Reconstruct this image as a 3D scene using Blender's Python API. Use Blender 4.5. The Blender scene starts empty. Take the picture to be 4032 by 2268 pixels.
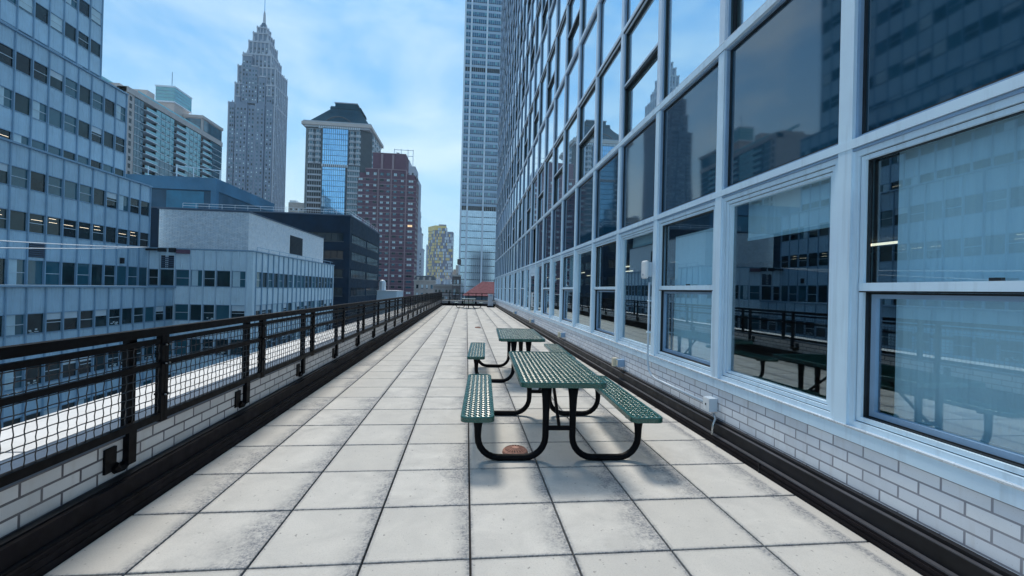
import bpy, math, random
from mathutils import Matrix, Vector
random.seed(7)
SC = bpy.context.scene
COL = SC.collection
HAZE = .00016
# ------------------------------------------------------------------ camera
YAW, PITCH, ROLL, EYE = 0.106945, 0.004387, 0.024892, 1.5603
fw = Vector((math.sin(YAW)*math.cos(PITCH), math.cos(YAW)*math.cos(PITCH), math.sin(PITCH)))
rt = Vector((math.cos(YAW), -math.sin(YAW), 0)); up = rt.cross(fw)
c_, s_ = math.cos(ROLL), math.sin(ROLL)
r2, u2 = rt*c_+up*s_, up*c_-rt*s_
cd = bpy.data.cameras.new('camera'); cam = bpy.data.objects.new('camera', cd); COL.objects.link(cam)
cd.sensor_width = 36; cd.lens = 14.794; cd.clip_start = .05; cd.clip_end = 6000
cam.matrix_world = Matrix(((r2.x,u2.x,-fw.x,0),(r2.y,u2.y,-fw.y,0),(r2.z,u2.z,-fw.z,EYE),(0,0,0,1)))
SC.camera = cam
# ------------------------------------------------------------------ sky, sun, exposure
SUN_EL, SUN_AZ = math.radians(58), math.radians(-12)       # azimuth measured from +Y towards +X
w = bpy.data.worlds.new('World'); SC.world = w; w.use_nodes = True
nt = w.node_tree; N = nt.nodes; L = nt.links
bg = N['Background']; bg.inputs['Strength'].default_value = .135
sky = N.new('ShaderNodeTexSky'); sky.sky_type = 'NISHITA'; sky.sun_disc = False
sky.sun_elevation = SUN_EL; sky.sun_rotation = SUN_AZ
sky.air_density = 1.0; sky.dust_density = .6; sky.ozone_density = 3.0; sky.altitude = 0
tc = N.new('ShaderNodeTexCoord'); mp = N.new('ShaderNodeMapping'); mp.inputs['Scale'].default_value = (1.1, 1.1, 2.6)
nz = N.new('ShaderNodeTexNoise'); nz.inputs['Scale'].default_value = 2.1; nz.inputs['Detail'].default_value = 7; nz.inputs['Roughness'].default_value = .55
nz.inputs['Distortion'].default_value = .4
cr = N.new('ShaderNodeValToRGB'); cr.color_ramp.elements[0].position = .43; cr.color_ramp.elements[1].position = .72
cr.color_ramp.elements[1].color = (.75, .75, .75, 1)
mx = N.new('ShaderNodeMixRGB'); mx.inputs['Color2'].default_value = (4.3, 5.1, 5.3, 1)
L.new(tc.outputs['Generated'], mp.inputs['Vector']); L.new(mp.outputs[0], nz.inputs['Vector'])
L.new(nz.outputs['Fac'], cr.inputs[0]); L.new(cr.outputs[0], mx.inputs['Fac'])
tn = N.new('ShaderNodeMixRGB'); tn.blend_type = 'MULTIPLY'; tn.inputs['Fac'].default_value = 1; tn.inputs['Color2'].default_value = (.215, .585, .76, 1)
L.new(sky.outputs[0], tn.inputs['Color1'])
sx = N.new('ShaderNodeSeparateXYZ'); L.new(tc.outputs['Generated'], sx.inputs[0])
hr = N.new('ShaderNodeValToRGB'); hr.color_ramp.elements[0].position = 0; hr.color_ramp.elements[1].position = .72
hr.color_ramp.elements[0].color = (.8, .8, .8, 1); hr.color_ramp.elements[1].color = (0, 0, 0, 1); hr.color_ramp.interpolation = 'EASE'
hm = N.new('ShaderNodeMixRGB'); hm.inputs['Color2'].default_value = (3.1, 4.3, 4.8, 1)
L.new(sx.outputs['Z'], hr.inputs[0]); L.new(hr.outputs[0], hm.inputs['Fac']); L.new(tn.outputs[0], hm.inputs['Color1'])
L.new(hm.outputs[0], mx.inputs['Color1']); L.new(mx.outputs[0], bg.inputs['Color'])
sd = bpy.data.lights.new('sun', 'SUN'); sun = bpy.data.objects.new('sun', sd); COL.objects.link(sun)
sd.energy = 2.25; sd.angle = math.radians(13); sd.color = (1, .91, .78)
sdir = Vector((math.sin(SUN_AZ)*math.cos(SUN_EL), math.cos(SUN_AZ)*math.cos(SUN_EL), math.sin(SUN_EL)))
sun.rotation_euler = sdir.to_track_quat('Z', 'Y').to_euler(); sun.location = (0, 0, 60)
SC.view_settings.view_transform = 'Standard'; SC.view_settings.look = 'None'
SC.view_settings.exposure = 0.66; SC.view_settings.gamma = 1
SC.cycles.use_denoising = True
SC.cycles.max_bounces = 6; SC.cycles.glossy_bounces = 4; SC.cycles.transparent_max_bounces = 12
SC.cycles.sample_clamp_indirect = 6

# ------------------------------------------------------------------ mesh builder
MATS = {}
class MB:
    def __init__(s): s.v = []; s.f = []; s.m = []; s.ms = []; s.M = None
    def mi(s, mat):
        if mat not in s.ms: s.ms.append(mat)
        return s.ms.index(mat)
    def add(s, vs, fs, mat):
        b = len(s.v)
        if s.M is not None:
            vs = [tuple(s.M @ Vector(p)) for p in vs]
            if s.M.to_3x3().determinant() < 0: fs = [list(f)[::-1] for f in fs]
        s.v += vs; k = s.mi(mat)
        for f in fs: s.f.append([b+i for i in f]); s.m.append(k)
    def box(s, x0, x1, y0, y1, z0, z1, mat):
        if x0 > x1: x0, x1 = x1, x0
        if y0 > y1: y0, y1 = y1, y0
        if z0 > z1: z0, z1 = z1, z0
        s.add([(x0,y0,z0),(x1,y0,z0),(x1,y1,z0),(x0,y1,z0),(x0,y0,z1),(x1,y0,z1),(x1,y1,z1),(x0,y1,z1)],
              [(3,2,1,0),(4,5,6,7),(0,1,5,4),(1,2,6,5),(2,3,7,6),(3,0,4,7)], mat)
        return s
    def ring(s, u0, u1, v0, v1, t, w0, w1, mat):      # rectangular frame, local u,v in plane, w outward
        s.box(u0, u1, v0, v0+t, w0, w1, mat); s.box(u0, u1, v1-t, v1, w0, w1, mat)
        s.box(u0, u0+t, v0+t, v1-t, w0, w1, mat); s.box(u1-t, u1, v0+t, v1-t, w0, w1, mat)
    def prism(s, pts, z0, z1, mat):
        n = len(pts)
        s.add([(x,y,z0) for x,y in pts]+[(x,y,z1) for x,y in pts],
              [list(range(n))[::-1], list(range(n, 2*n))]+[(i,(i+1)%n,n+(i+1)%n,n+i) for i in range(n)], mat)
    def frustum(s, a, za, b, zb, mat):                # a,b = (x0,x1,y0,y1)
        f = lambda q, z: [(q[0],q[2],z),(q[1],q[2],z),(q[1],q[3],z),(q[0],q[3],z)]
        s.add(f(a,za)+f(b,zb), [(3,2,1,0),(4,5,6,7),(0,1,5,4),(1,2,6,5),(2,3,7,6),(3,0,4,7)], mat)
    def tube(s, path, rad, mat, n=10, cap=True, flat=None):
        P = [Vector(p) for p in path]; R = rad if isinstance(rad, (list, tuple)) else [rad]*len(P)
        vs = []; ref = None
        for i, p in enumerate(P):
            t = (P[min(i+1, len(P)-1)]-P[max(i-1, 0)]).normalized()
            if ref is None:
                ref = Vector((0,1,0)) if abs(t.y) < .8 else Vector((1,0,0))
            a = (ref - t*ref.dot(t)).normalized(); b = t.cross(a); ref = a
            fa = flat[i] if flat else 1
            for k in range(n):
                an = 2*math.pi*k/n
                vs.append(tuple(p + a*math.cos(an)*R[i] + b*math.sin(an)*R[i]*fa))
        fs = [(i*n+k, i*n+(k+1)%n, (i+1)*n+(k+1)%n, (i+1)*n+k) for i in range(len(P)-1) for k in range(n)]
        if cap: fs += [list(range(n))[::-1], [(len(P)-1)*n+k for k in range(n)]]
        s.add(vs, fs, mat)
    def cyl(s, x, y, z0, z1, r, mat, n=16, r1=None):
        r1 = r if r1 is None else r1
        s.add([(x+r*math.cos(2*math.pi*k/n), y+r*math.sin(2*math.pi*k/n), z0) for k in range(n)] +
              [(x+r1*math.cos(2*math.pi*k/n), y+r1*math.sin(2*math.pi*k/n), z1) for k in range(n)],
              [list(range(n))[::-1], list(range(n, 2*n))]+[(k,(k+1)%n,n+(k+1)%n,n+k) for k in range(n)], mat)
    def mesh(s, name, smooth=False):
        me = bpy.data.meshes.new(name); me.from_pydata(s.v, [], s.f)
        for m in s.ms: me.materials.append(MATS[m])
        me.polygons.foreach_set('material_index', s.m)
        if smooth: me.polygons.foreach_set('use_smooth', [True]*len(s.f))
        me.update(); return me
    def build(s, name, parent=None, smooth=False):
        o = bpy.data.objects.new(name, s.mesh(name, smooth)); COL.objects.link(o)
        if parent: o.parent = parent
        return o
def inst(name, me, parent=None, M=None):
    o = bpy.data.objects.new(name, me); COL.objects.link(o)
    if parent: o.parent = parent
    if M is not None: o.matrix_local = M
    return o
def tag(o, label, cat, group=None):
    o['label'] = label; o['category'] = cat
    if group: o['group'] = group
    return o
def thing(name, label, cat, loc=(0,0,0), group=None):
    o = bpy.data.objects.new(name, None); COL.objects.link(o); o.location = loc; o.empty_display_size = .2
    return tag(o, label, cat, group)
def struct(o): o['kind'] = 'structure'; return o
def local(root, x=0, y=0, z=0): return Matrix.Translation(Vector((x,y,z))-root.location)

# ------------------------------------------------------------------ materials
class G:
    """tiny node-graph helper"""
    def __init__(s, name):
        s.mat = bpy.data.materials.new(name); s.mat.use_nodes = True; MATS[name] = s.mat
        s.N = s.mat.node_tree.nodes; s.L = s.mat.node_tree.links; s.b = s.N['Principled BSDF']
        s.out = s.N['Material Output']
    def n(s, t, **k):
        o = s.N.new(t)
        for a, v in k.items():
            if a.startswith('i_'): o.inputs[a[2:].replace('_', ' ')].default_value = v
            else: setattr(o, a, v)
        return o
    def l(s, a, b): s.L.new(a, b)
    def math(s, op, a, b=None, c=None):
        o = s.n('ShaderNodeMath', operation=op)
        for i, x in enumerate((a, b, c)):
            if x is None: continue
            if hasattr(x, 'is_output'): s.l(x, o.inputs[i])
            else: o.inputs[i].default_value = x
        return o.outputs[0]
    def pos(s):
        g = s.n('ShaderNodeNewGeometry'); return g.outputs['Position']
    def noise(s, vec, scale, detail=4, rough=.55, dist=0):
        o = s.n('ShaderNodeTexNoise'); o.inputs['Scale'].default_value = scale; o.inputs['Detail'].default_value = detail
        o.inputs['Roughness'].default_value = rough; o.inputs['Distortion'].default_value = dist
        s.l(vec, o.inputs['Vector']); return o.outputs['Fac']
    def ramp(s, f, p0, p1, c0=(0,0,0,1), c1=(1,1,1,1)):
        o = s.n('ShaderNodeValToRGB'); e = o.color_ramp.elements
        e[0].position = p0; e[1].position = p1; e[0].color = c0; e[1].color = c1
        s.l(f, o.inputs[0]); return o.outputs[0]
    def mix(s, f, a, b, blend='MIX'):
        o = s.n('ShaderNodeMixRGB', blend_type=blend)
        for i, x in enumerate((f, a, b)):
            if hasattr(x, 'is_output'): s.l(x, o.inputs[i])
            else: o.inputs[i].default_value = x if not isinstance(x, tuple) else (x+(1,) if len(x) == 3 else x)
        return o.outputs[0]
    def scale(s, vec, sc):
        o = s.n('ShaderNodeMapping'); o.inputs['Scale'].default_value = sc; s.l(vec, o.inputs['Vector']); return o.outputs[0]
    def bump(s, h, st=.3, d=.01):
        o = s.n('ShaderNodeBump'); o.inputs['Strength'].default_value = st; o.inputs['Distance'].default_value = d
        s.l(h, o.inputs['Height']); s.l(o.outputs[0], s.b.inputs['Normal'])
    def col(s, c):
        if hasattr(c, 'is_output'): s.l(c, s.b.inputs['Base Color'])
        else: s.b.inputs['Base Color'].default_value = tuple(c)+(1,)
    def set(s, **k):
        for a, v in k.items(): s.b.inputs[a.replace('_', ' ')].default_value = v
        return s

def plain(name, c, rough=.6, var=.12, nscale=3., metal=0., streak=0., spec=.5, bump=0., stretch=(1,1,1)):
    """painted / stone / metal surface with mottling and optional rain streaks"""
    g = G(name); p = g.pos()
    f = g.noise(g.scale(p, stretch), nscale, 6, .6)
    a = tuple(x*(1-var) for x in c); b = tuple(min(1, x*(1+var)) for x in c)
    colr = g.mix(g.ramp(f, .3, .7), a, b)
    if streak:
        st = g.noise(g.scale(p, (6, 6, .35)), 2.2, 5, .6)
        colr = g.mix(g.ramp(st, .5, .75, c1=(streak,)*3+(1,)), colr, tuple(x*.45 for x in c))
    g.col(colr); g.set(Roughness=rough, Metallic=metal)
    g.b.inputs['Specular IOR Level'].default_value = spec
    rr = g.ramp(g.noise(p, nscale*3, 3), .3, .7, (max(.02, rough-.08),)*3+(1,), (min(1, rough+.1),)*3+(1,))
    g.l(rr, g.b.inputs['Roughness'])
    if bump: g.bump(g.noise(p, nscale*20, 4), bump, .004)
    return g
# terrace
g = G('paver'); p = g.pos()
sp = g.n('ShaderNodeSeparateXYZ'); g.l(p, sp.inputs[0])
tx = g.math('MULTIPLY', g.math('SUBTRACT', sp.outputs[0], .0595), 1/.61)
ty = g.math('MULTIPLY', g.math('SUBTRACT', sp.outputs[1], 2.4473), 1/.61)
fx, fy = g.math('FRACT', tx), g.math('FRACT', ty)
cell = g.n('ShaderNodeCombineXYZ'); g.l(g.math('FLOOR', tx), cell.inputs[0]); g.l(g.math('FLOOR', ty), cell.inputs[1])
wn = g.n('ShaderNodeTexWhiteNoise', noise_dimensions='3D'); g.l(cell.outputs[0], wn.inputs['Vector'])
base = g.mix(wn.outputs['Value'], (.50,.49,.465), (.61,.60,.575))
base = g.mix(g.ramp(g.noise(p, 3.2, 8, .65, .6), .35, .75), base, (.44,.435,.42))
# grime gathered along the joints (worse on the right-hand edge of each slab)
rx = g.math('SUBTRACT', 1, fx)
de = g.math('MINIMUM', g.math('MINIMUM', fx, rx), g.math('MINIMUM', fy, g.math('SUBTRACT', 1, fy)))
n1 = g.noise(p, 9.0, 8, .72, .3); n2 = g.noise(p, 48.0, 4, .8)
gritty = g.ramp(n2, .38, .6, (.2,.2,.2,1), (1,1,1,1))
edge = g.math('MULTIPLY', g.ramp(de, 0, .05, (1,1,1,1), (0,0,0,1)), g.ramp(n1, .25, .7))
rw = g.math('MULTIPLY_ADD', g.math('MULTIPLY', g.noise(p, 1.3, 3), wn.outputs['Value']), 1.1, .06)
right = g.math('MULTIPLY', g.math('POWER', g.math('SUBTRACT', 1, g.math('MINIMUM', g.math('DIVIDE', rx, rw), 1.0)), 1.4), g.ramp(n1, .3, .62))
wash = g.math('MULTIPLY', g.math('MULTIPLY', g.ramp(g.noise(p, 1.3, 3), .45, .75), g.ramp(n1, .38, .7)), g.ramp(wn.outputs['Value'], .3, .9))
gr = g.math('ADD', g.math('MULTIPLY', edge, 1.5), g.math('ADD', g.math('MULTIPLY', right, 1.7), g.math('MULTIPLY', wash, .8)))
gr = g.math('MULTIPLY', g.math('MINIMUM', gr, .92), gritty)
colr = g.mix(gr, base, (.11,.125,.155))
spk = g.ramp(g.noise(p, 110, 3, .8), .5, .72, c1=(.5,.5,.5,1))
colr = g.mix(spk, colr, (.30,.30,.31))
colr = g.mix(g.ramp(g.noise(p, 30, 2, .5), .69, .72, c1=(.7,.7,.7,1)), colr, (.18,.18,.18))
g.col(colr); g.set(Roughness=.82)
wv = g.n('ShaderNodeTexWave'); wv.inputs['Scale'].default_value = 38; wv.inputs['Distortion'].default_value = 1.2
wv.inputs['Detail'].default_value = 2; g.l(p, wv.inputs['Vector'])
g.bump(g.math('ADD', g.math('MULTIPLY', wv.outputs['Fac'], .35), g.noise(p, 120, 5, .7)), .35, .002)
plain('joint_dirt', (.012,.013,.018), .95, .4, 14)

def brick(name, c1, c2, mortar, ax, bw=.235, rh=.0785, ms=.009, z0=.245, rough=.5, dirt=.5, bump=.6):
    g = G(name); p = g.pos(); sp = g.n('ShaderNodeSeparateXYZ'); g.l(p, sp.inputs[0])
    cb = g.n('ShaderNodeCombineXYZ'); g.l(sp.outputs[ax], cb.inputs[0]); g.l(g.math('SUBTRACT', sp.outputs[2], z0), cb.inputs[1])
    t = g.n('ShaderNodeTexBrick', offset=.5); g.l(cb.outputs[0], t.inputs['Vector'])
    for k, v in (('Scale', 1), ('Brick Width', bw), ('Row Height', rh), ('Mortar Size', ms), ('Mortar Smooth', .15), ('Bias', 0)): t.inputs[k].default_value = v
    t.inputs['Color1'].default_value = c1+(1,); t.inputs['Color2'].default_value = c2+(1,); t.inputs['Mortar'].default_value = mortar+(1,)
    d = g.ramp(g.noise(p, 2.6, 8, .7, .5), .45, .8, c1=(dirt,)*3+(1,))
    cc = g.mix(d, t.outputs['Color'], tuple(x*.55 for x in c1))
    cc = g.mix(g.ramp(g.noise(p, 140, 2), .66, .74, c1=(.5,)*3+(1,)), cc, tuple(x*.4 for x in c1))
    st = g.noise(g.scale(p, (5, 5, .5)), 2, 5); cc = g.mix(g.ramp(st, .56, .8, c1=(.3,)*3+(1,)), cc, (.33,.27,.22))
    g.col(cc); g.set(Roughness=rough)
    h = g.math('SUBTRACT', g.math('MULTIPLY', g.noise(p, 60, 4), .25), t.outputs['Fac'])
    g.bump(h, bump, .006); return g
brick('glazed_brick', (.80,.84,.90), (.66,.71,.79), (.27,.28,.33), 1, ms=.0062, dirt=.35, bump=.4)
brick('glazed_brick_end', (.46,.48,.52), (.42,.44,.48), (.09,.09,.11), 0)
brick('parapet_brick', (.70,.70,.71), (.55,.56,.58), (.06,.06,.08), 1, rh=.082, z0=.243, ms=.0075, dirt=.45)
brick('penthouse_brick', (.84,.89,.93), (.96,.97,.97), (.62,.67,.73), 1, .6, .15, .02, 0, .8, .7)
brick('penthouse_brick_front', (.78,.85,.91), (.95,.96,.97), (.50,.57,.65), 0, .6, .15, .022, 0, .8, .8)
plain('black_flashing', (.006,.007,.011), .5, .35, 2, spec=.3)
plain('kerb_rubber', (.009,.007,.010), .75, .4, 4, spec=.2)
plain('black_paint', (.0015,.002,.004), .55, .3, 6, spec=.12)
plain('wire', (.008,.009,.013), .35, .3, 10, spec=.6)
plain('kerb_edge', (.05,.055,.07), .5, .3, 4)
plain('white_ledge', (.70,.70,.70), .7, .12, 1.2, streak=.15)
plain('blue_frame', (.62,.80,.97), .42, .07, 1.6, streak=.38)
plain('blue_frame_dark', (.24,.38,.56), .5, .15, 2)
plain('upper_cap', (.68,.80,.94), .38, .08, 1.6, streak=.2)
plain('gasket', (.010,.016,.022), .5, .3, 4)
plain('recess_metal', (.03,.06,.07), .45, .3, 5, streak=.4)
plain('sill_metal', (.62,.68,.74), .25, .08, 3, metal=.3)
plain('conduit', (.50,.60,.70), .35, .1, 4)
plain('cream_box', (.62,.58,.46), .5, .1, 9)
plain('white_plastic', (.72,.76,.80), .4, .05, 5)
plain('rust_iron', (.36,.19,.15), .75, .3, 30, bump=.3)
plain('steel', (.45,.48,.5), .3, .1, 10, metal=.8)
plain('interior', (.05,.06,.07), .9, .2, .6)
plain('interior_floor', (.14,.13,.12), .6, .2, 1)
g = plain('shade_cloth', (.84,.92,.95), .8, .05, 2, stretch=(1,1,.2)); g.bump(g.noise(g.scale(g.pos(), (1,5,.3)), 2.5, 2), .5, .05)
plain('cabinet_grey', (.42,.47,.55), .45, .1, 3, streak=.2)
# glossy green plastisol
g = plain('green_coating', (.006,.075,.060), .25, .15, 8, spec=.6)
g.set(Coat_Weight=.35, Coat_Roughness=.15)

def glass(name, c, ior=1.9, rough=.015, wav=.06, wscale=.9, tint2=None):
    g = G(name); p = g.pos()
    f = g.noise(p, .35, 3)
    g.col(g.mix(g.ramp(f, .35, .65), tuple(c), tuple(tint2 or c)))
    g.set(Roughness=rough, IOR=ior)
    if wav: g.bump(g.noise(g.scale(p, (1, 1, .6)), wscale, 1, .3), wav, .02)
    return g
glass('spandrel_glass', (.003,.040,.080), 2.3, .035, .16, 1.0)
glass('pale_glass', (.42,.54,.66), 1.5, .10, 0, 1, (.52,.66,.78)); MATS['pale_glass'].node_tree.nodes['Principled BSDF'].inputs['Metallic'].default_value = .6
plain('painted_sheen', (.62,.72,.72), .35, .1, 5)  # sun sheen painted as a pale colour on the far table's top and seats
glass('upper_glass', (.62,.80,.90), 1.5, .01, .12, .9, (.70,.86,.95)); MATS['upper_glass'].node_tree.nodes['Principled BSDF'].inputs['Metallic'].default_value = .85
glass('office_glass', (.003,.012,.018), 1.45, .03, .12, 1.2, (.015,.05,.06))
glass('office_glass_teal', (.02,.10,.14), 1.6, .03, .12, 1.2, (.03,.13,.18))
glass('far_glass', (.02,.08,.13), 1.9, .05, 0, 1, (.04,.15,.22))
glass('far_glass_dark', (.008,.02,.03), 1.5, .06, 0)
glass('curtain_blue', (.28,.58,.90), 1.5, .05, 0, 1, (.36,.68,.98)); MATS['curtain_blue'].node_tree.nodes['Principled BSDF'].inputs['Metallic'].default_value = .8
glass('window_blue', (.03,.13,.24), 1.9, .05, 0, 1, (.05,.19,.32))
glass('aqua_glass', (.10,.40,.50), 2.1, .06, 0, 1, (.10,.36,.42))
# see-through glass of the terrace-level windows
g = G('clear_glass'); g.N.remove(g.b)
p = g.pos(); bp = g.n('ShaderNodeBump'); bp.inputs['Strength'].default_value = .05; bp.inputs['Distance'].default_value = .02
g.l(g.noise(p, .9, 1, .3), bp.inputs['Height'])
geo = g.n('ShaderNodeNewGeometry'); dt = g.n('ShaderNodeVectorMath', operation='DOT_PRODUCT'); g.l(geo.outputs['Incoming'], dt.inputs[0]); g.l(bp.outputs[0], dt.inputs[1])
cosv = g.math('MINIMUM', g.math('ABSOLUTE', dt.outputs['Value']), 1.0)
refl = g.math('MULTIPLY_ADD', g.math('POWER', g.math('SUBTRACT', 1.0, cosv), 4.0), .80, .15)
tr = g.n('ShaderNodeBsdfTransparent'); tr.inputs['Color'].default_value = (.86,.96,1,1)
gl = g.n('ShaderNodeBsdfGlossy'); gl.inputs['Roughness'].default_value = .005; gl.inputs['Color'].default_value = (.85,.95,1,1); g.l(bp.outputs[0], gl.inputs['Normal'])
ms = g.n('ShaderNodeMixShader'); g.l(refl, ms.inputs[0]); g.l(tr.outputs[0], ms.inputs[1]); g.l(gl.outputs[0], ms.inputs[2]); g.l(ms.outputs[0], g.out.inputs['Surface'])
def emit(name, c, s):
    g = G(name); g.b.inputs['Emission Color'].default_value = c+(1,); g.b.inputs['Emission Strength'].default_value = s; g.col(c)
emit('lamp_warm', (1,.82,.58), 1.6); emit('lamp_cool', (1,.86,.62), .9); emit('lit_room', (1,.66,.35), .55)
# city
def panel(name, c, rough=.5):
    g = plain(name, c, rough, .08, .8, streak=.25); return g
panel('blue_panel', (.44,.62,.75)); panel('blue_panel_light', (.68,.82,.90)); panel('blue_mullion', (.25,.40,.54))
panel('ledge_dark', (.06,.10,.16))
plain('blind', (.55,.70,.76), .8, .06, 2); plain('blind_white', (.62,.72,.78), .8, .05, 2)
plain('paper', (.6,.68,.7), .8, .3, 6)
plain('dark_panel', (.004,.022,.050), .6, .25, .5, spec=.15); plain('blue_wall', (.05,.19,.33), .55, .25, .12, streak=.3)
plain('blue_wall_dark', (.02,.10,.18), .55, .3, .15); plain('teal_patch', (.03,.2,.33), .5, .2, .4)
plain('tan_stone', (.52,.48,.47), .8, .08, .3); plain('limestone', (.21,.27,.37), .85, .16, .15, streak=.3); plain('limestone_light', (.44,.48,.56), .85, .12, .2)
plain('limestone_dark', (.10,.16,.24), .85, .15, .2)
plain('white_metal', (.66,.76,.86), .4, .05, .2); plain('white_spandrel', (.55,.68,.78), .35, .08, .1)
plain('wt_spandrel', (.40,.53,.68), .4, .06, .2); plain('rose_brick', (.17,.095,.135), .85, .12, .25); plain('rose_trim', (.33,.24,.27), .8, .1, .3)
plain('granite', (.42,.46,.52), .6, .12, .2); plain('granite_dark', (.05,.07,.09), .5, .2, .3)
plain('copper_roof', (.010,.06,.10), .95, .2, .2, spec=.05); plain('old_stone', (.48,.45,.43), .9, .2, .3); plain('brown_stone', (.14,.12,.125), .9, .25, .3)
plain('yellow_panel', (.95,.72,.30), .5, .1, .2); plain('grey_panel', (.26,.27,.36), .5, .15, .3); plain('silver_panel', (.72,.80,.88), .35, .1, .4)
plain('red_tile', (.17,.045,.065), .85, .35, 3.5, bump=.4); plain('city_ground', (.12,.13,.15), .9, .3, .02); plain('roof_grey', (.25,.27,.3), .9, .2, .3)
plain('dull_blue', (.20,.27,.34), .6, .15, 1); plain('plant', (.06,.14,.03), .8, .4, 20); plain('orange_seal', (.18,.055,.04), .8, .2, 6)

# ================================================================== ground and terrace
m = MB(); m.box(-1800, 1800, -600, 2600, -62, -60, 'city_ground'); struct(m.build('ground'))
m = MB()
m.box(-2.3, 2.75, -4, 38.72, -.35, -.03, 'joint_dirt')
PX0, PY0, T = .0595, 2.4473, .61
for i in range(-4, 5):
    for j in range(-10, 60):
        x0, x1 = PX0+i*T, PX0+(i+1)*T
        if i == 3: x1 = 2.72
        if i == 4: continue
        if i == -4: x0 = -2.28
        y0, y1 = PY0+j*T, PY0+(j+1)*T
        y1 = min(y1, 38.7)
        if y0 > 38.6: continue
        gx = .0065; b = .003; a = [random.uniform(-.0012, .0012) for _ in range(4)]
        q = [(x0+gx,y0+gx),(x1-gx,y0+gx),(x1-gx,y1-gx),(x0+gx,y1-gx)]
        r = [(x0+gx+b,y0+gx+b),(x1-gx-b,y0+gx+b),(x1-gx-b,y1-gx-b),(x0+gx+b,y1-gx-b)]
        m.add([(x,y,-.04) for x,y in q]+[(x,y,-b+k) for (x,y),k in zip(q,a)]+[(x,y,k) for (x,y),k in zip(r,a)],
              [(0,1,5,4),(1,2,6,5),(2,3,7,6),(3,0,4,7),(4,5,9,8),(5,6,10,9),(6,7,11,10),(7,4,8,11),(8,9,10,11)], 'paver')
struct(m.build('terrace_pavement'))
# building under the terrace
YE = 38.72
m = MB(); m.box(-3.14, 2.7, -4, 39.6, -59.9, -.36, 'blue_wall_dark')
tag(m.build('building_block'), 'lower storeys of the building that carry the paved terrace', 'building')

# left parapet: kerb strips, brick face, ledge
par = thing('parapet_wall', 'low pale brick parapet with black kerb along the left edge of the terrace', 'wall', (-2.3, 17, 0))
def part(mb, name, root, smooth=False):
    o = mb.build(name, root, smooth); o.matrix_local = Matrix.Translation(-root.location); return o
m = MB(); m.box(-3.14, -2.30, -4, 39.4, -.3, .497, 'parapet_brick'); part(m, 'brick_face', par)
m = MB(); m.box(-2.6, -2.285, -4, 39.3, .498, .515, 'ledge_dark'); part(m, 'dark_strip', par)  # dark strip on top of the parapet, beside the white coping
m = MB(); m.box(-3.16, -2.6, -4, 39.3, .498, .52, 'white_ledge')
for k in range(15): m.box(-3.165, -2.6, -3+k*2.9, -2.985+k*2.9, .518, .5225, 'roof_grey')
part(m, 'coping', par)
m = MB()
for k in range(6): m.box(-2.285, -2.17-(.006 if k % 2 else 0), -4, 38.7, -.02+k*.022, .002+k*.022, 'kerb_rubber')
for j in range(28):
    pass
m.box(-2.29, -2.195, -4, 38.7, .113, .125, 'black_flashing'); m.box(-2.29, -2.215, -4, 38.7, .1255, .232, 'kerb_rubber')
m.box(-2.295, -2.245, -4, 38.7, .2325, .244, 'black_flashing')
part(m, 'kerb', par)

# ------------------------------------------------------------------ left fence
FX = -2.25; FB = 1.545; F0 = 3.41-3*FB      # first joint at Y=3.41
fen = thing('railing', 'black steel railing with wire mesh panels on the left parapet', 'railing', (FX, 17, 0))
fm = lambda y: Matrix.Translation(Vector((0, y-17, 0)))
def bay_frame():
    m = MB(); a, b = .035, FB-.035
    m.box(-.03, .025, 0, FB, 1.160, 1.218, 'black_paint')            # top rail
    m.box(-.015, .015, a, b, 1.10, 1.135, 'black_paint')
    m.box(-.015, .015, a, b, .93, .965, 'black_paint')
    m.box(-.02, .02, a, b, .535, .585, 'black_paint')
    for y in (a-.033, b): m.box(-.022, .022, y, y+.033, .52, 1.159, 'black_paint')
    for z in (.72, .95, 1.09):
        for y in (.018, FB-.018):
            m.tube([(-.036, y, z), (.036, y, z)], .009, 'black_paint', 6)
            m.tube([(.030, y, z), (.045, y, z)], .006, 'steel', 6)
    return m.mesh('rail_frame')
def bay_mesh():
    m = MB(); a, b = .036, FB-.036
    n = 25
    for i in range(n+1):
        y = a+(b-a)*i/n; s = .003*(1 if i % 2 else -1)
        pts = [(s*(1 if k % 2 else -1), y+random.uniform(-.0006,.0006), .575+k*(.53/11)) for k in range(12)]
        m.tube(pts, .0036, 'wire', 4, False)
    for k in range(1, 10):
        z = .585+k*.056
        if abs(z-.948) < .022: continue
        pts = [((.003 if (i+k) % 2 else -.003), a+(b-a)*(i+.5)/n, z+random.uniform(-.001,.001)) for i in range(-1, n+1)]
        m.tube(pts, .0036, 'wire', 4, False)
    return m.mesh('wire_mesh')
def support():
    m = MB()
    m.box(-.025, .020, -.032, .032, .33, 1.17, 'black_paint')
    m.box(-.028, .034, -.034, .034, .30, .53, 'black_paint')
    # J-shaped foot: curls sideways to the wall plate
    pts = [(.0, 0, .36), (.0, -.015, .315), (.0, -.05, .295), (.0, -.09, .30), (.0, -.115, .33)]
    m.tube(pts, .032, 'black_paint', 8)
    return m.mesh('post')
def foot():
    m = MB(); m.box(-.052, -.03, -.20, .03, .255, .47, 'black_paint'); m.box(-.03, .01, -.19, -.10, .30, .46, 'black_paint')
    for z in (.29, .43): m.cyl(-.02, -.06, z-.008, z+.008, .01, 'steel', 6)
    return m.mesh('bracket')
bf, bm, bs, bk = bay_frame(), bay_mesh(), support(), foot()
k = 0; y = F0
while y < 38.4:
    inst('rail_frame', bf, fen, fm(y)); inst('mesh_panel', bm, fen, fm(y))
    ps = inst('post', bs, fen, fm(y+FB-.245) @ Matrix.Translation(Vector((-.045, 0, 0))))
    inst('bracket', bk, ps, Matrix())
    y += FB; k += 1
YF = y

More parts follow.
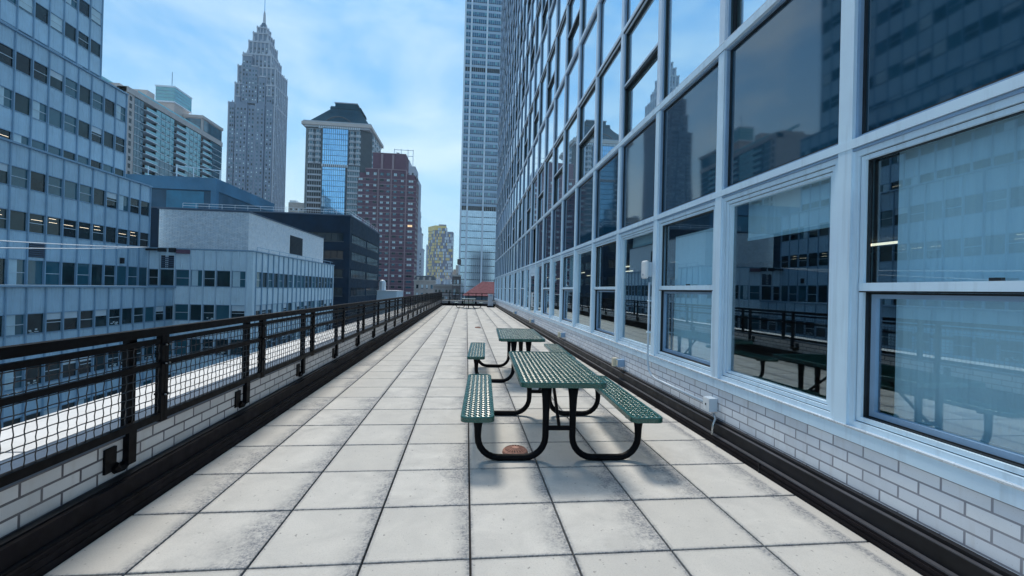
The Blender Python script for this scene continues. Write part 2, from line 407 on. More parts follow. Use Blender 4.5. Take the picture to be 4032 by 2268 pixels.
# ------------------------------------------------------------------ far end parapet and railing
ep = thing('end_parapet', 'low blue-grey wall with black kerb across the far end of the terrace', 'wall', (.1, YE, 0))
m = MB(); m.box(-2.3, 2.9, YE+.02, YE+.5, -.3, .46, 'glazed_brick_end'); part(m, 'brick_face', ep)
m = MB(); m.box(-2.28, 2.6, YE-.10, YE+.02, -.02, .2, 'kerb_rubber'); part(m, 'kerb', ep)
m = MB(); m.box(-2.3, 2.9, YE+.0, YE+.52, .461, .48, 'white_ledge'); part(m, 'coping', ep)
ef = thing('railing', 'open black railing without mesh across the far end of the terrace', 'railing', (.1, YE, 0))
m = MB(); m.box(-2.26, 2.62, YE-.03, YE+.02, 1.13, 1.18, 'black_paint'); part(m, 'top_rail', ef)
m = MB(); m.box(-2.26, 2.62, YE-.015, YE+.01, .86, .90, 'black_paint'); part(m, 'middle_rail', ef)
m = MB(); m.box(-2.26, 2.62, YE-.015, YE+.01, .49, .54, 'black_paint'); part(m, 'bottom_rail', ef)
for x in (-1.06, -1.0, .14, .21, 1.36, 1.43, 2.42, 2.5):
    m = MB(); m.box(x-.018, x+.018, YE-.02, YE+.015, .541, 1.129, 'black_paint'); part(m, 'stile', ef)
for x in (-1.57, -.35, .85, 2.05):
    m = MB(); m.box(x-.03, x+.03, YE+.021, YE+.05, .2, 1.13, 'black_paint'); m.box(x-.08, x+.08, YE-.06, YE-.02, .2, .42, 'black_paint'); part(m, 'post', ef)

# ================================================================== right-hand office building
RB = thing('office_building', 'blue framed glass office building rising along the right side of the terrace', 'building', (2.7, 18, 0))
W = 2.70; P0 = 2.76; PB = 1.535; SILL = .66; HEAD = 2.62; ST = 3.62; NS = 11; K0, K1 = -3, 25
YA, YB = P0+K0*PB, P0+K1*PB
m = MB(); m.box(W, W+.25, YA-.1, YB+.1, -.3, .565, 'glazed_brick'); part(m, 'brick_base', RB)
m = MB()
for k in range(6): m.box(2.60+(.006 if k % 2 else 0), W+.002, YA, YB, -.02+k*.018, -.002+k*.018, 'kerb_rubber')
m.box(2.605, W+.002, YA, YB, .089, .099, 'kerb_edge')
m.box(2.64, W+.002, YA, YB, .0995, .205, 'black_flashing'); m.box(2.632, 2.66, YA, YB, .2055, .212, 'kerb_edge'); m.box(2.66, W+.001, YA, YB, .2125, .236, 'black_flashing')
for j in range(20): m.box(2.598, 2.61, YA+j*2.44+.42, YA+j*2.44+.432, 0, .088, 'black_flashing')
part(m, 'base_flashing', RB)
# horizontal members
for s in range(NS):
    z = SILL+s*ST
    m = MB()
    if s == 0:
        m.box(W-.02, W+.12, YA, YB, .566, .655, 'blue_frame'); m.box(W-.028, W+.1, YA, YB, .6555, .668, 'sill_metal')
    else:
        m.box(W-.022, W+.12, YA, YB, z-.085, z-.012, 'upper_cap' if s > 1 else 'blue_frame'); m.box(W-.019, W+.1, YA, YB, z-.0115, z+.006, 'sill_metal')
    part(m, 'sill_rail', RB)
    z = HEAD+s*ST; m = MB()
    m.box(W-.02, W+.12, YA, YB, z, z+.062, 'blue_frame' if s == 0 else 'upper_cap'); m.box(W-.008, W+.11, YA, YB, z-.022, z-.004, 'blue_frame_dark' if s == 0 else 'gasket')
    part(m, 'head_rail', RB)
ZT = SILL+NS*ST
m = MB(); m.box(W-.05, W+.4, YA, YB, ZT-.08, ZT+.9, 'blue_panel'); m.box(W+.1, 24, YA, YB, ZT-.1, ZT, 'roof_grey'); part(m, 'roof_parapet', RB)
DOORK = 9
for k in range(K0, K1+1):
    y = P0+k*PB
    m = MB(); zb = .669
    m.box(W-.015, W+.13, y-.055, y+.055, zb, 4.19, 'blue_frame'); m.box(W-.015, W+.13, y-.048, y+.048, 4.195, ZT-.1, 'upper_cap')
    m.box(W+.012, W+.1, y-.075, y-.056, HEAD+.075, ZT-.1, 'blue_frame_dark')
    part(m, 'mullion', RB)
# body behind (walls, floor slabs) + lit interior of the terrace level
m = MB(); m.box(W+.22, 24, YA, YB, HEAD+.03, ZT-.11, 'interior'); m.box(W+.26, 24, YA, YB, -59, .10, 'interior')
m.box(9.5, 24, YA, YB, .1, HEAD+.03, 'interior'); m.box(W+.25, 9.5, YB-.3, YB, .1, HEAD+.03, 'interior'); m.box(W+.25, 9.5, YA, YA+.3, .1, HEAD+.03, 'interior')
m.box(W, W+.26, YB-.02, YB+.1, .1, ZT, 'blue_panel')
part(m, 'body', RB)
m = MB(); m.box(W+.3, 9.4, YA+.3, YB-.3, .101, .13, 'interior_floor'); part(m, 'room_floor', RB)
for yy in [YA+2+3.1*i for i in range(13)]:
    for xx in ((6.2,) if int(yy) % 2 else (7.6,)):
        m = MB(); m.box(xx-.03, xx+.03, yy, yy+1.2, HEAD-.06, HEAD-.02, 'lamp_cool'); part(m, 'ceiling_lamp', RB)

def grp(cx, size): return size/max(.5, cx)
def finish_many(root, items, name, cap=100, sub=None):
    """items: (mesh-making function, key, matrix, weight, child)  the heaviest become parts, the rest one stuff part"""
    items = sorted(items, key=lambda t: -t[3]); cache = {}
    for fn, key, M, wt, child in items[:cap]:
        if key not in cache: cache[key] = fn().mesh(name)
        o = inst(name, cache[key], root, M)
        if child:
            cf, ck, cn = child
            if ck not in cache: cache[ck] = cf().mesh(cn)
            inst(cn, cache[ck], o, Matrix())
    rest = items[cap:]
    if rest:
        m = MB()
        for fn, key, M, wt, child in rest:
            for f in [fn]+([child[0]] if child else []):
                t = f()
                b = len(m.v); m.v += [tuple(M @ Vector(p)) for p in t.v]
                mi = [m.mi(x) for x in t.ms]
                neg = M.to_3x3().determinant() < 0
                for ff, mm in zip(t.f, t.m): m.f.append([b+i for i in (ff[::-1] if neg else ff)]); m.m.append(mi[mm])
        m.M = None; o = m.build(name, root); o['kind'] = 'stuff'
# window local frame on the right wall: u = -Y (towards camera), v = Z, w = outward (-X)
def RW(y_near, z): return Matrix(((0,0,-.70,0),(1,0,0,y_near-18),(0,1,0,z),(0,0,0,1)))
BW = PB-.11
def gw_frame(sash):
    def f():
        m = MB(); H = HEAD-.022-SILL-.01
        m.ring(0, BW, 0, H, .040, -.05, -.005, 'blue_frame'); m.ring(.041, BW-.041, .041, H-.041, .006, -.06, -.035, 'gasket')
        m.ring(.047, BW-.047, .047, H-.047, .030, -.085, -.025, 'blue_frame'); m.ring(.0775, BW-.0775, .0775, H-.0775, .006, -.09, -.055, 'gasket')
        if sash:
            m.box(.05, BW-.05, .945, 1.0, -.1, -.015, 'blue_frame'); m.box(.05, BW-.05, .936, .9445, -.1, -.02, 'gasket')
            m.ring(.078, BW-.078, .078, .935, .012, -.13, -.09, 'gasket'); m.ring(.09, BW-.09, .09, .93, .035, -.14, -.10, 'blue_frame_dark')
            m.box(BW*.42, BW*.42+.05, 1.001, 1.018, -.07, -.03, 'gasket')
        else:
            m.ring(.0835, BW-.0835, .0835, H-.0835, .022, -.10, -.045, 'blue_frame')
        return m
    return f
def gw_pane(sash):
    def f():
        m = MB(); H = HEAD-.022-SILL-.01
        if sash: m.box(.08, BW-.08, .98, H-.08, -.112, -.106, 'clear_glass'); m.box(.11, BW-.11, .11, .94, -.136, -.13, 'clear_glass')
        else: m.box(.09, BW-.09, .09, H-.09, -.096, -.090, 'clear_glass')
        return m
    return f
def uw_frame(sash, dark):
    def f():
        m = MB(); H = HEAD-.022-SILL-.01
        a = 'recess_metal'
        m.ring(0, BW, 0, H, .014, -.11, -.012, 'upper_cap'); m.ring(.0145, BW-.0145, .0145, H-.0145, .018, -.12, -.05, a)
        m.ring(.033, BW-.033, .033, H-.033, .022, -.12, -.075, 'gasket')
        if sash:
            m.box(.03, BW-.03, .95, .985, -.12, -.02, 'upper_cap'); m.box(.03, BW-.03, .90, .9495, -.12, -.035, 'gasket')
            m.ring(.055, BW-.055, .055, .899, .04, -.15, -.12, a)
        return m
    return f
def uw_pane(sash):
    def f():
        m = MB(); H = HEAD-.022-SILL-.01
        if sash: m.box(.05, BW-.05, .96, H-.05, -.112, -.10, 'upper_glass'); m.box(.07, BW-.07, .07, .93, -.142, -.13, 'upper_glass')
        else: m.box(.05, BW-.05, .05, H-.05, -.105, -.09, 'upper_glass')
        return m
    return f
SPH = ST-(HEAD-SILL)-.062-.085
def sp_frame():
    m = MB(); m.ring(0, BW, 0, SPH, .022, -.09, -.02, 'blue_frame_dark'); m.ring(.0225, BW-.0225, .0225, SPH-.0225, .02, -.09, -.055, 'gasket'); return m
def sp_pane(up):
    def f():
        m = MB(); m.box(.04, BW-.04, .04, SPH-.04, -.085, -.07, 'upper_glass' if up else 'spandrel_glass'); return m
    return f
wins = []; spans = []
for k in range(K0, K1):
    y = P0+k*PB+.055; yc = y+BW/2
    for s in range(NS):
        sash = (k+s) % 2 != 0
        z = SILL+.008+s*ST; d = math.hypot(2.7, yc, z-1.5)
        ang = yc*math.sin(math.radians(45))    # in view?
        vis = 1 if (yc > 1.2 and (z-1.5) < .72*yc+1.5) else .01
        wt = vis/(d*d)
        if s == 0:
            if k == DOORK: continue
            wins.append((gw_frame(sash), ('g', sash), RW(y, z), wt*10, (gw_pane(sash), ('gp', sash), 'pane')))
        else:
            wins.append((uw_frame(sash, 1), ('u', sash), RW(y, z), wt, (uw_pane(sash), ('up', sash), 'pane')))
        z2 = HEAD+.063+s*ST
        spans.append((sp_frame, 's', RW(y, z2), wt, (sp_pane(s > 0), ('sp', s > 0), 'pane')))
finish_many(RB, wins, 'window'); finish_many(RB, spans, 'spandrel_panel')
# window shades, inside
shade = {-1: 0, 0: 1, -2: .4, 4: .0, 7: .35, 12: .5, 15: .3}
shade = {-2: (.12, 1.9), -1: (.12, 1.92), 0: (1.50, 1.92), 1: (.12, 1.70), 2: (1.72, 1.9), 5: (.9, 1.9), 7: (1.2, 1.9), 11: (.6, 1.9), 14: (1.0, 1.9), 18: (.4, 1.9)}
for k, (a, b) in shade.items():
    y = P0+k*PB; m = MB()
    y1 = y+.12; y2 = y+PB-.2
    if k == -1: y1 = y+.40
    m.box(W+.20, W+.206, y1, y2, SILL+a, SILL+b, 'shade_cloth'); m.box(W+.195, W+.215, y1, y2, SILL+a-.03, SILL+a, 'blind')
    part(m, 'window_shade', RB)
# door
y = P0+DOORK*PB+.055
m = MB(); m.M = RW(y, .12) 
m.ring(0, BW, 0, 2.5, .09, -.07, .0, 'blue_frame'); m.box(.09, BW-.09, 2.15, 2.40, -.06, -.01, 'blue_frame'); m.ring(.10, BW-.10, .09, 2.14, .10, -.05, -.015, 'blue_frame')
m.M = None; dr = m.build('door', RB)
m = MB(); m.M = RW(y, .12); m.box(.2, BW-.2, .19, 2.05, -.035, -.028, 'clear_glass'); m.M = None; m.build('pane', dr)
m = MB(); m.M = RW(y, .12)
for zz in (.78, 1.32): m.box(.10, .14, zz, zz+.03, -.01, .08, 'white_plastic'); 
m.box(.10, .14, .78, 1.35, .08, .11, 'white_plastic'); m.box(.14, .32, .78, .81, .08, .11, 'white_plastic'); m.box(.14, .32, 1.32, 1.35, .08, .11, 'white_plastic'); m.box(.30, .34, .78, 1.35, .08, .11, 'white_plastic')
m.M = None; m.build('handle', dr)

# wall fittings
def P(k): return P0+k*PB
def outlet(y, z, label, big=1.0, top=False):
    t = thing('outlet_box', label, 'outlet box', (W-.07, y, z), 'outlet boxes low on the brick base')
    m = MB(); m.box(-.05, .065, -.05*big, .05*big, -.06*big, .06*big, 'blue_frame_dark'); m.build('box', t)
    m = MB(); m.box(-.10, -.01, .051*big, .13*big, -.07*big, .07*big, 'cream_box'); m.box(-.056, -.0505, -.035*big, .035*big, -.045*big, .045*big, 'cream_box'); m.build('cover', t)
outlet(6.95, .36, 'cream weatherproof outlet box nearest the camera, above the near table bench')
outlet(11.3, .36, 'cream outlet box on the brick base behind the second picnic table')
outlet(16.6, .34, 'small outlet box on the brick base just past the glass door')
outlet(22.5, .34, 'tiny outlet box farthest along the brick base')
# junction box and conduit
jb = thing('junction_box', 'grey junction box at the end of the bent conduit, under the window sill', 'junction box', (W-.055, 4.30, .38))
m = MB(); m.box(-.04, .05, -.06, .06, -.07, .07, 'conduit'); m.build('box', jb)
m = MB(); m.box(-.046, -.0405, -.055, .055, -.065, .065, 'white_plastic'); m.build('cover', jb)
m = MB(); m.cyl(-.049, 0, -.01, .01, .006, 'gasket', 8); m.build('knockout', jb)
cdt = MB(); yk = P(2)-.01
cdt.tube([(W-.085, yk, 1.72), (W-.085, yk, .70), (W-.085, yk-.005, .56), (W-.08, yk-.03, .47), (W-.07, yk-.10, .40), (W-.06, yk-.24, .375), (W-.055, 4.376, .375)], .014, 'conduit', 10)
for z in (1.45, 1.0): cdt.box(W-.10, W-.054, yk-.03, yk+.03, z-.008, z+.008, 'blue_frame')
tag(cdt.build('conduit', smooth=True), 'thin blue-white conduit running down the mullion and bending to the junction box', 'conduit')
cw = MB(); cw.tube([(W-.06, 4.22, .30), (W-.07, 4.17, .26), (W-.10, 4.16, .20), (W-.115, 4.15, .10)], .012, 'steel', 8)
tag(cw.build('cable', smooth=True), 'short grey cable dropping from the junction box over the black flashing', 'cable')
sp_ = thing('alarm_speaker', 'white rounded plastic box mounted high on a mullion above the conduit', 'speaker box', (W-.12, P(2)+.02, 1.9))
m = MB(); m.box(-.05, .0, -.085, .085, -.13, .13, 'white_plastic'); o = m.build('housing', sp_)
bv = o.modifiers.new('bevel', 'BEVEL'); bv.width = .025; bv.segments = 4
m = MB(); m.box(.001, .065, -.04, .04, -.10, .11, 'conduit'); m.build('back_box', sp_)
m = MB(); m.cyl(-.052, .0, -.085, -.06, .012, 'cabinet_grey', 10); m.build('lens', sp_)

# ================================================================== picnic tables
def rrect(hx, hy, r, n=6):
    pts = []
    for cx, cy, a0 in ((hx-r, hy-r, 0), (-hx+r, hy-r, 90), (-hx+r, -hy+r, 180), (hx-r, -hy+r, 270)):
        for i in range(n+1):
            a = math.radians(a0+90*i/n); pts.append((cx+r*math.cos(a), cy+r*math.sin(a)))
    return pts
def slab_rim(hx, hy, lip, h):
    m = MB(); o = rrect(hx, hy, .065); o2 = rrect(hx-.006, hy-.006, .06); i2 = rrect(hx-lip, hy-lip, .05); n = len(o)
    rings = [[(x,y,-h) for x,y in o], [(x,y,-.006) for x,y in o], [(x,y,0) for x,y in o2], [(x,y,-.001) for x,y in i2], [(x,y,-.014) for x,y in i2], [(x*.995,y*.995,-h) for x,y in rrect(hx-.012, hy-.012, .055)]]
    vs = [p for r in rings for p in r]; R = len(rings)
    fs = [(r*n+k, r*n+(k+1)%n, ((r+1)%R)*n+(k+1)%n, ((r+1)%R)*n+k) for r in range(R) for k in range(n)]
    m.add(vs, fs, 'green_coating'); return m
def lattice(hx, hy, px=.0225, py=.034):
    m = MB(); nx = int(2*hx/px); dx = 2*hx/nx; ny = int(2*hy/(py/2)); dy = 2*hy/ny; a = dx*.30; t = .0078
    for i in range(nx+1):
        xc = -hx+i*dx; pr = None
        vs = []; 
        for j in range(ny+1):
            ph = (j % 4)
            o = a*(1 if ((j//2)+i) % 2 else -1)
            x = xc+o; y = -hy+j*dy; z = -.006+(.0018 if (j//2) % 2 else -.0012)
            vs += [(x-t, y, z), (x+t, y, z+.003), (x+t*.9, y, z-.018), (x-t*.9, y, z-.021)]
        fs = []
        for j in range(ny):
            b = j*4
            for q in range(4): fs.append((b+q, b+(q+1)%4, b+4+(q+1)%4, b+4+q))
        m.add(vs, fs, 'green_coating')
    return m
TM = dict(top=(slab_rim(.385, .925, .03, .045).mesh('tabletop'), lattice(.357, .897).mesh('grid')),
          seat=(slab_rim(.147, .925, .03, .045).mesh('bench_seat'), lattice(.119, .897).mesh('grid')))
def leg_mesh(sgn):
    m = MB(); R = .19; pts = []; rad = []; fl = []
    xo, xi = .745, .125
    P_ = lambda x, z, r, f=1: (pts.append((sgn*x, 0, z)), rad.append(r), fl.append(f))
    P_(xo, .415, .030, 1.9); P_(xo, .37, .030, 1.55); P_(xo, .30, .030, 1.15); P_(xo, .03+R, .030)
    for a in range(15, 91, 15): t = math.radians(a); P_(xo-R+R*math.cos(t), .03+R-R*math.sin(t), .030)
    for a in range(90, -1, -15): t = math.radians(a); P_(xi+R-R*math.cos(t), .03+R-R*math.sin(t), .030)
    P_(xi, .45, .030, 1.05); P_(xi, .58, .030, 1.3); P_(xi, .715, .030, 1.9)
    m.tube(pts, rad, 'black_paint', 12, True, fl)
    return m
LEG = {s: leg_mesh(s).mesh('leg', True) for s in (1, -1)}
def sub(name, fn):
    m = MB(); fn(m); return m.mesh(name)
CROSS = sub('cross_bar', lambda m: m.tube([(-.11,0,.30),(.11,0,.30)], .022, 'black_paint', 10))
BEAM = sub('top_beam', lambda m: m.box(-.34,.34,-.022,.022,.69,.722,'black_paint'))
BRACE = {s: sub('brace', lambda m: m.tube([(0,s*.69,.31),(0,s*.22,.715)], .016, 'black_paint', 8)) for s in (1,-1)}
SBR = sub('seat_beam', lambda m: m.box(-.12,.12,-.022,.022,.395,.42,'black_paint'))
def table(x, y, rot, label):
    t = thing('picnic_table', label, 'picnic table', (x, y, 0), 'green picnic tables on the terrace'); t.rotation_euler.z = rot
    TZ = lambda a, b, c: Matrix.Translation(Vector((a,b,c)))
    o = inst('tabletop', TM['top'][0], t, TZ(0,0,.765)); inst('metal_grid', TM['top'][1], o, Matrix())
    for s in (-1, 1):
        o = inst('bench', TM['seat'][0], t, TZ(s*.75,0,.463)); inst('metal_grid', TM['seat'][1], o, Matrix())
    for yy in (-.69, .69):
        for s in (-1, 1): inst('leg', LEG[s], t, TZ(0,yy,0)); inst('seat_beam', SBR, t, TZ(s*.745,yy,0))
        inst('cross_bar', CROSS, t, TZ(0,yy,0)); inst('top_beam', BEAM, t, TZ(0,yy,0))
    for s in (1,-1): inst('brace', BRACE[s], t, Matrix())
table(.905, 4.50, -.040, 'near green metal mesh picnic table with benches, a rusty drain under its left leg')
table(.965, 7.72, -.045, 'middle green picnic table directly behind the near one')
# the far, square walk-through table
t3 = thing('picnic_table', 'distant square picnic table with four seats, pale from painted sun sheen, near the end railing', 'picnic table', (.18, 33.8, 0), 'green picnic tables on the terrace')
m = slab_rim(.58, .58, .03, .04); o = m.build('tabletop', t3); o.location = (0,0,.765); m = MB(); m.box(-.55,.55,-.55,.55,-.02,-.004,'painted_sheen'); q = m.build('metal_grid', o)  # solid panel inside the rim, sun sheen put into its colour
for a in range(4):
    rm = Matrix.Rotation(a*math.pi/2, 4, 'Z')
    o = inst('bench', slab_rim(.17, .45, .03, .035).mesh('bench'), t3, rm @ Matrix.Translation(Vector((.98,0,.463))))
    mg = MB(); mg.box(-.14,.14,-.42,.42,-.02,-.004,'painted_sheen'); inst('metal_grid', mg.mesh('grid'), o, Matrix())  # solid seat panel in the same painted sheen
    mm = MB(); mm.tube([(.98,0,.43),(.98,0,.20),(.93,0,.08),(.82,0,.03),(.50,0,.03),(.38,0,.08),(.33,0,.22),(.33,0,.73)], .03, 'black_paint', 8)
    inst('leg', mm.mesh('leg', True), t3, rm)

# drains
def drain(x, y, label):
    t = thing('floor_drain', label, 'drain', (x, y, 0), 'iron floor drains in the paving')
    m = MB(); m.cyl(0,0,0,.022,.125,'rust_iron',28,.118); m.build('base', t)
    m = MB(); n = 20
    for k in range(n):
        a = 2*math.pi*k/n; c, s = math.cos(a), math.sin(a); w0, w1 = .003, .0065
        m.add([(c*.035-s*w0, s*.035+c*w0, .047), (c*.105-s*w1, s*.105+c*w1, .032), (c*.105+s*w1, s*.105-c*w1, .032), (c*.035+s*w0, s*.035-c*w0, .047),
               (c*.035-s*w0, s*.035+c*w0, .03), (c*.105-s*w1, s*.105+c*w1, .022), (c*.105+s*w1, s*.105-c*w1, .022), (c*.035+s*w0, s*.035-c*w0, .03)],
              [(3,2,1,0),(0,1,5,4),(2,3,7,6),(1,2,6,5),(4,5,6,7)], 'rust_iron')
    m.cyl(0,0,.03,.050,.038,'rust_iron',16,.034)
    for k in range(28):
        a, b = 2*math.pi*k/28, 2*math.pi*(k+1)/28
        q = [(.118*math.cos(t_), .118*math.sin(t_), .022) for t_ in (a,b)]; r = [(.100*math.cos(t_), .100*math.sin(t_), .036) for t_ in (b,a)]
        m.add(q+r, [(0,1,2,3)], 'rust_iron')
    m.build('grate', t)
    m = MB(); m.cyl(0,0,.0221,.0235,.10,'gasket',20); m.build('well', t)
drain(.50, 4.02, 'rusty domed drain grate beside the near picnic table leg')
drain(.48, 16.96, 'small dark drain in the paving beyond the middle picnic table')

# cabinet at the far end
cb = thing('utility_cabinet', 'upright grey metal cabinet on a black plinth beside the end railing', 'cabinet', (2.08, 36.7, 0))
m = MB(); m.box(-.30,.35,-.3,.3,0,.11,'kerb_rubber'); m.build('plinth', cb)
m = MB(); m.box(-.22,.22,-.22,.22,.111,1.12,'cabinet_grey'); o = m.build('body', cb); b = o.modifiers.new('b','BEVEL'); b.width = .02; b.segments = 2
m = MB(); m.box(-.24,.24,-.24,.24,1.121,1.15,'white_plastic'); m.build('lid', cb)
m = MB(); m.box(-.12,.12,-.232,-.221,.95,1.05,'blue_frame_dark'); m.box(.14,.17,-.24,-.221,.5,.65,'gasket'); m.build('vent', cb)
# far-left corner: things on the parapet end are left as seen

# ================================================================== city: helpers
def FX_(root, X, y, z): return Matrix(((0,0,1,X-root.location.x),(1,0,0,y-root.location.y),(0,1,0,z-root.location.z),(0,0,0,1)))
def FY_(root, x, Y, z): return Matrix(((1,0,0,x-root.location.x),(0,0,-1,Y-root.location.y),(0,1,0,z-root.location.z),(0,0,0,1)))
def FXw(X, y, z): return Matrix(((0,0,1,X),(1,0,0,y),(0,1,0,z),(0,0,0,1)))
def FYw(x, Y, z): return Matrix(((1,0,0,x),(0,0,-1,Y),(0,1,0,z),(0,0,0,1)))
def fold(m, M, W_, H_, prof, mat):
    m.M = M; n = len(prof)
    vs = [(u*W_, 0, w_) for u, w_ in prof]+[(u*W_, H_, w_) for u, w_ in prof]
    m.add(vs, [(i, i+1, n+i+1, n+i) for i in range(n-1)], mat); m.M = None
def weight(x, y, z):
    v = Vector((x, y, z-EYE)); d = v.dot(fw)
    if d < 1: return 1e-6/max(1, v.length)
    a, b = v.dot(r2)/d, v.dot(u2)/d
    inside = abs(a) < 1.25 and abs(b) < .72
    return (1 if inside else 1e-4)/v.length_squared
def bwin(Wd, H, kind, fill, seed=0):
    def fr():
        m = MB(); m.ring(0, Wd, 0, H, .035, -.10, -.02, 'blue_mullion'); m.box(-.02, Wd+.02, -.05, 0, -.10, .05, 'blue_mullion')
        if kind: m.box(.05, Wd-.05, H*.47, H*.47+.05, -.09, -.015, 'blind_white')
        return m
    def pn():
        m = MB(); rg = random.Random(seed*7+len(fill))
        m.box(.04, Wd-.04, .04, H-.04, -.12, -.075, 'office_glass_teal' if fill in ('teal', 'blind_part') else 'office_glass')
        if fill == 'blind_top': m.box(.05, Wd-.05, H*.62, H-.05, -.0745, -.068, 'blind_white')
        if fill == 'blind_part': m.box(.05, Wd*.55, .05, H-.05, -.0745, -.068, 'blind')
        if fill == 'blind_full': m.box(.05, Wd-.05, H*.1, H-.05, -.0745, -.068, 'blind')
        if fill == 'lit':
            for q in range(1+seed%2):
                z = H*(.66+.2*q); a = rg.uniform(.05, .35)*Wd; b = rg.uniform(.6, .95)*Wd
                m.box(a, b, z, z+.02, -.0745, -.069, 'lamp_warm')
        if fill == 'papers':
            for q in range(5):
                a = rg.uniform(.1, .7)*Wd; m.box(a, a+rg.uniform(.15, .35), .06+.05*q, .1+.07*q, -.0745, -.066, 'paper')
        return m
    return fr, pn
FILL = ['dark', 'dark', 'teal', 'blind_part', 'teal', 'dark', 'blind_top', 'blind_full']
def wrow(root, lst, mk, y0, n, pitch, z, H, Wd, off, fills=None, rg=random.Random(5), axis='y', fixed=0, sgn=1):
    for i in range(n):
        u = y0+sgn*pitch*i
        kd = (i+int(z)) % 2; fl = rg.choice(fills or FILL)
        f, p_ = bwin(Wd, H, kd, fl, i % 3)
        M = mk(u+off, z)
        wp = root.location+M.to_translation()
        lst.append((f, ('f', Wd, H, kd), M, weight(*wp), (p_, ('p', Wd, H, fl, i % 3 if fl in ('lit','papers') else 0), 'pane')))

# ------------------------------------------------------------------ stepped blue office building on the left
OB = thing('stepped_office_building', 'blue panelled office building with stepped upper floors on the far left', 'building', (-50, 30, 0))
YR = 51.9; MP = 1.475; lst = []
tiers = [(-33.2, -59, .87, [(-2.75, 1.6), (-6.75, 1.8), (-10.7, 1.8), (-14.6, 1.8)]),
         (-36.0, .87, 12.2, [(.93, 2.15), (5.33, 1.62), (8.83, 1.62)]),
         (-38.75, 12.2, 22.5, [(12.35, 1.6), (15.83, 1.62), (19.33, 1.62)]),
         (-41.5, 22.5, 47.0, [(22.9, 1.5), (26.4, 1.5), (29.9, 1.5), (33.4, 1.5), (36.9, 1.5), (40.4, 1.5), (43.9, 1.5)])]
YL = YR-33*MP
prof = [(0,0),(.30,0),(.34,.028),(.40,.028),(.44,0),(.72,0),(.75,.018),(.80,.018),(.83,0),(1,0)]
for ti, (X, z0, z1, rows) in enumerate(tiers):
    zt = z1
    m = MB(); m.box(X-26, X-.19, YL, YR, z0, z1-.02, 'blue_panel'); part(m, 'wall_core', OB)
    m = MB(); m.box(X-2.9, X+.20, YL, YR+.02, z1-.02, z1+.13, 'blue_mullion'); part(m, 'roof_ledge', OB)
    edges = []
    zz = z0
    for (s_z, h) in rows:
        if s_z-zz > .2: edges.append((zz, s_z-.05))
        zz = s_z+h
    edges.append((zz, z1-.03))
    if ti == 0: edges[0] = (-24, rows[-1][0]); 
    if ti == 0:
        rr = sorted(rows); edges = [(-26, rr[0][0]-.05)]+[(rr[i][0]+rr[i][1], rr[i+1][0]-.05) for i in range(len(rr)-1)]+[(rr[-1][0]+rr[-1][1], z1-.03)]
    for a, b in edges:
        m = MB()
        for i in range(33): fold(m, FXw(X-.02, YL+i*MP, a), MP, b-a, prof, 'blue_panel')
        m.box(X-.19, X-.021, YL, YR, a, b, 'blue_panel'); m.box(X-.15, X+.03, YL, YR, a-.07, a, 'blue_mullion'); m.box(X-.15, X+.03, YL, YR, b, b+.05, 'blue_mullion')
        part(m, 'spandrel_band', OB)
    for i in range(34):
        if ti < 3 or i > 12:
            m = MB(); yy = YL+i*MP; m.box(X-.02, X+.085, yy-.045, yy+.045, max(z0, -26), z1-.05, 'blue_mullion'); part(m, 'mullion', OB)
    for s_z, h in rows:
        fl = None
        if ti == 1 and abs(s_z-5.33) < .1: fl = ['lit', 'lit', 'dark', 'lit', 'blind_part']
        if ti == 1 and s_z < 1: fl = ['teal', 'dark', 'blind_part', 'teal']
        if ti == 2: fl = ['dark', 'teal', 'blind_part', 'dark', 'dark', 'lit', 'teal', 'dark', 'blind_part', 'teal', 'blind_top', 'dark']
        if ti == 0: fl = ['papers', 'blind_top', 'dark', 'papers', 'teal', 'blind_top', 'blind_part', 'dark']
        wrow(OB, lst, (lambda X: lambda u, z: FX_(OB, X, u, z))(X), YR, 33, MP, s_z, h, MP-.10, -MP+.05, fl, random.Random(11+int(s_z)), sgn=-1)
finish_many(OB, lst, 'window')
m = MB(); m.M = None
for k in range(7): m.box(-36.0, -35.90, YR-9.0*MP+.1, YR-8*MP-.1, 3.32+k*.17, 3.42+k*.17, 'ledge_dark')
m.box(-36.05, -35.99, YR-9*MP+.08, YR-8*MP-.08, 3.28, 4.5, 'gasket'); part(m, 'louvre', OB)
m = MB(); m.box(-35.98, -35.8, YR-2.7*MP, YR-2.45*MP, 3.3, 3.9, 'gasket'); part(m, 'vent', OB)

# ------------------------------------------------------------------ wing with the brick penthouse
WG = thing('office_wing', 'low blue ribbed office wing with a whitewashed brick rooftop storey', 'building', (-30, 65, 0))
XS = -24.77; YN = 81.7; ZR = 5.25; lst = []
fx_ = [-36.0, -34.81, -33.15, -31.53, -30.13, -28.77, -27.12, -25.46]
m = MB(); m.box(-45, XS-.19, YR+.19, YN, -59, ZR, 'blue_panel'); part(m, 'wall_core', WG)
m = MB(); m.box(-36, XS+.12, YR-.1, YR+.3, ZR, ZR+.13, 'blue_mullion'); m.box(XS-.3, XS+.14, YR+.301, YN+.05, ZR, ZR+.13, 'blue_mullion'); m.box(-45, XS-.301, YR+.301, YN, ZR-.0, ZR+.05, 'roof_grey'); part(m, 'roof_ledge', WG)
rows = [(1.08, 1.87), (-2.85, 1.85), (-6.8, 1.85), (-10.7, 1.85), (-14.6, 1.85)]
prof2 = [(0,0),(.33,0),(.40,.10),(.46,.03),(.52,.10),(.58,0),(1,0)]
bands = [(2.95, ZR-.02), (-1.0, 1.03), (-4.95, -2.9), (-8.85, -6.85), (-12.8, -10.75), (-26, -14.65)]
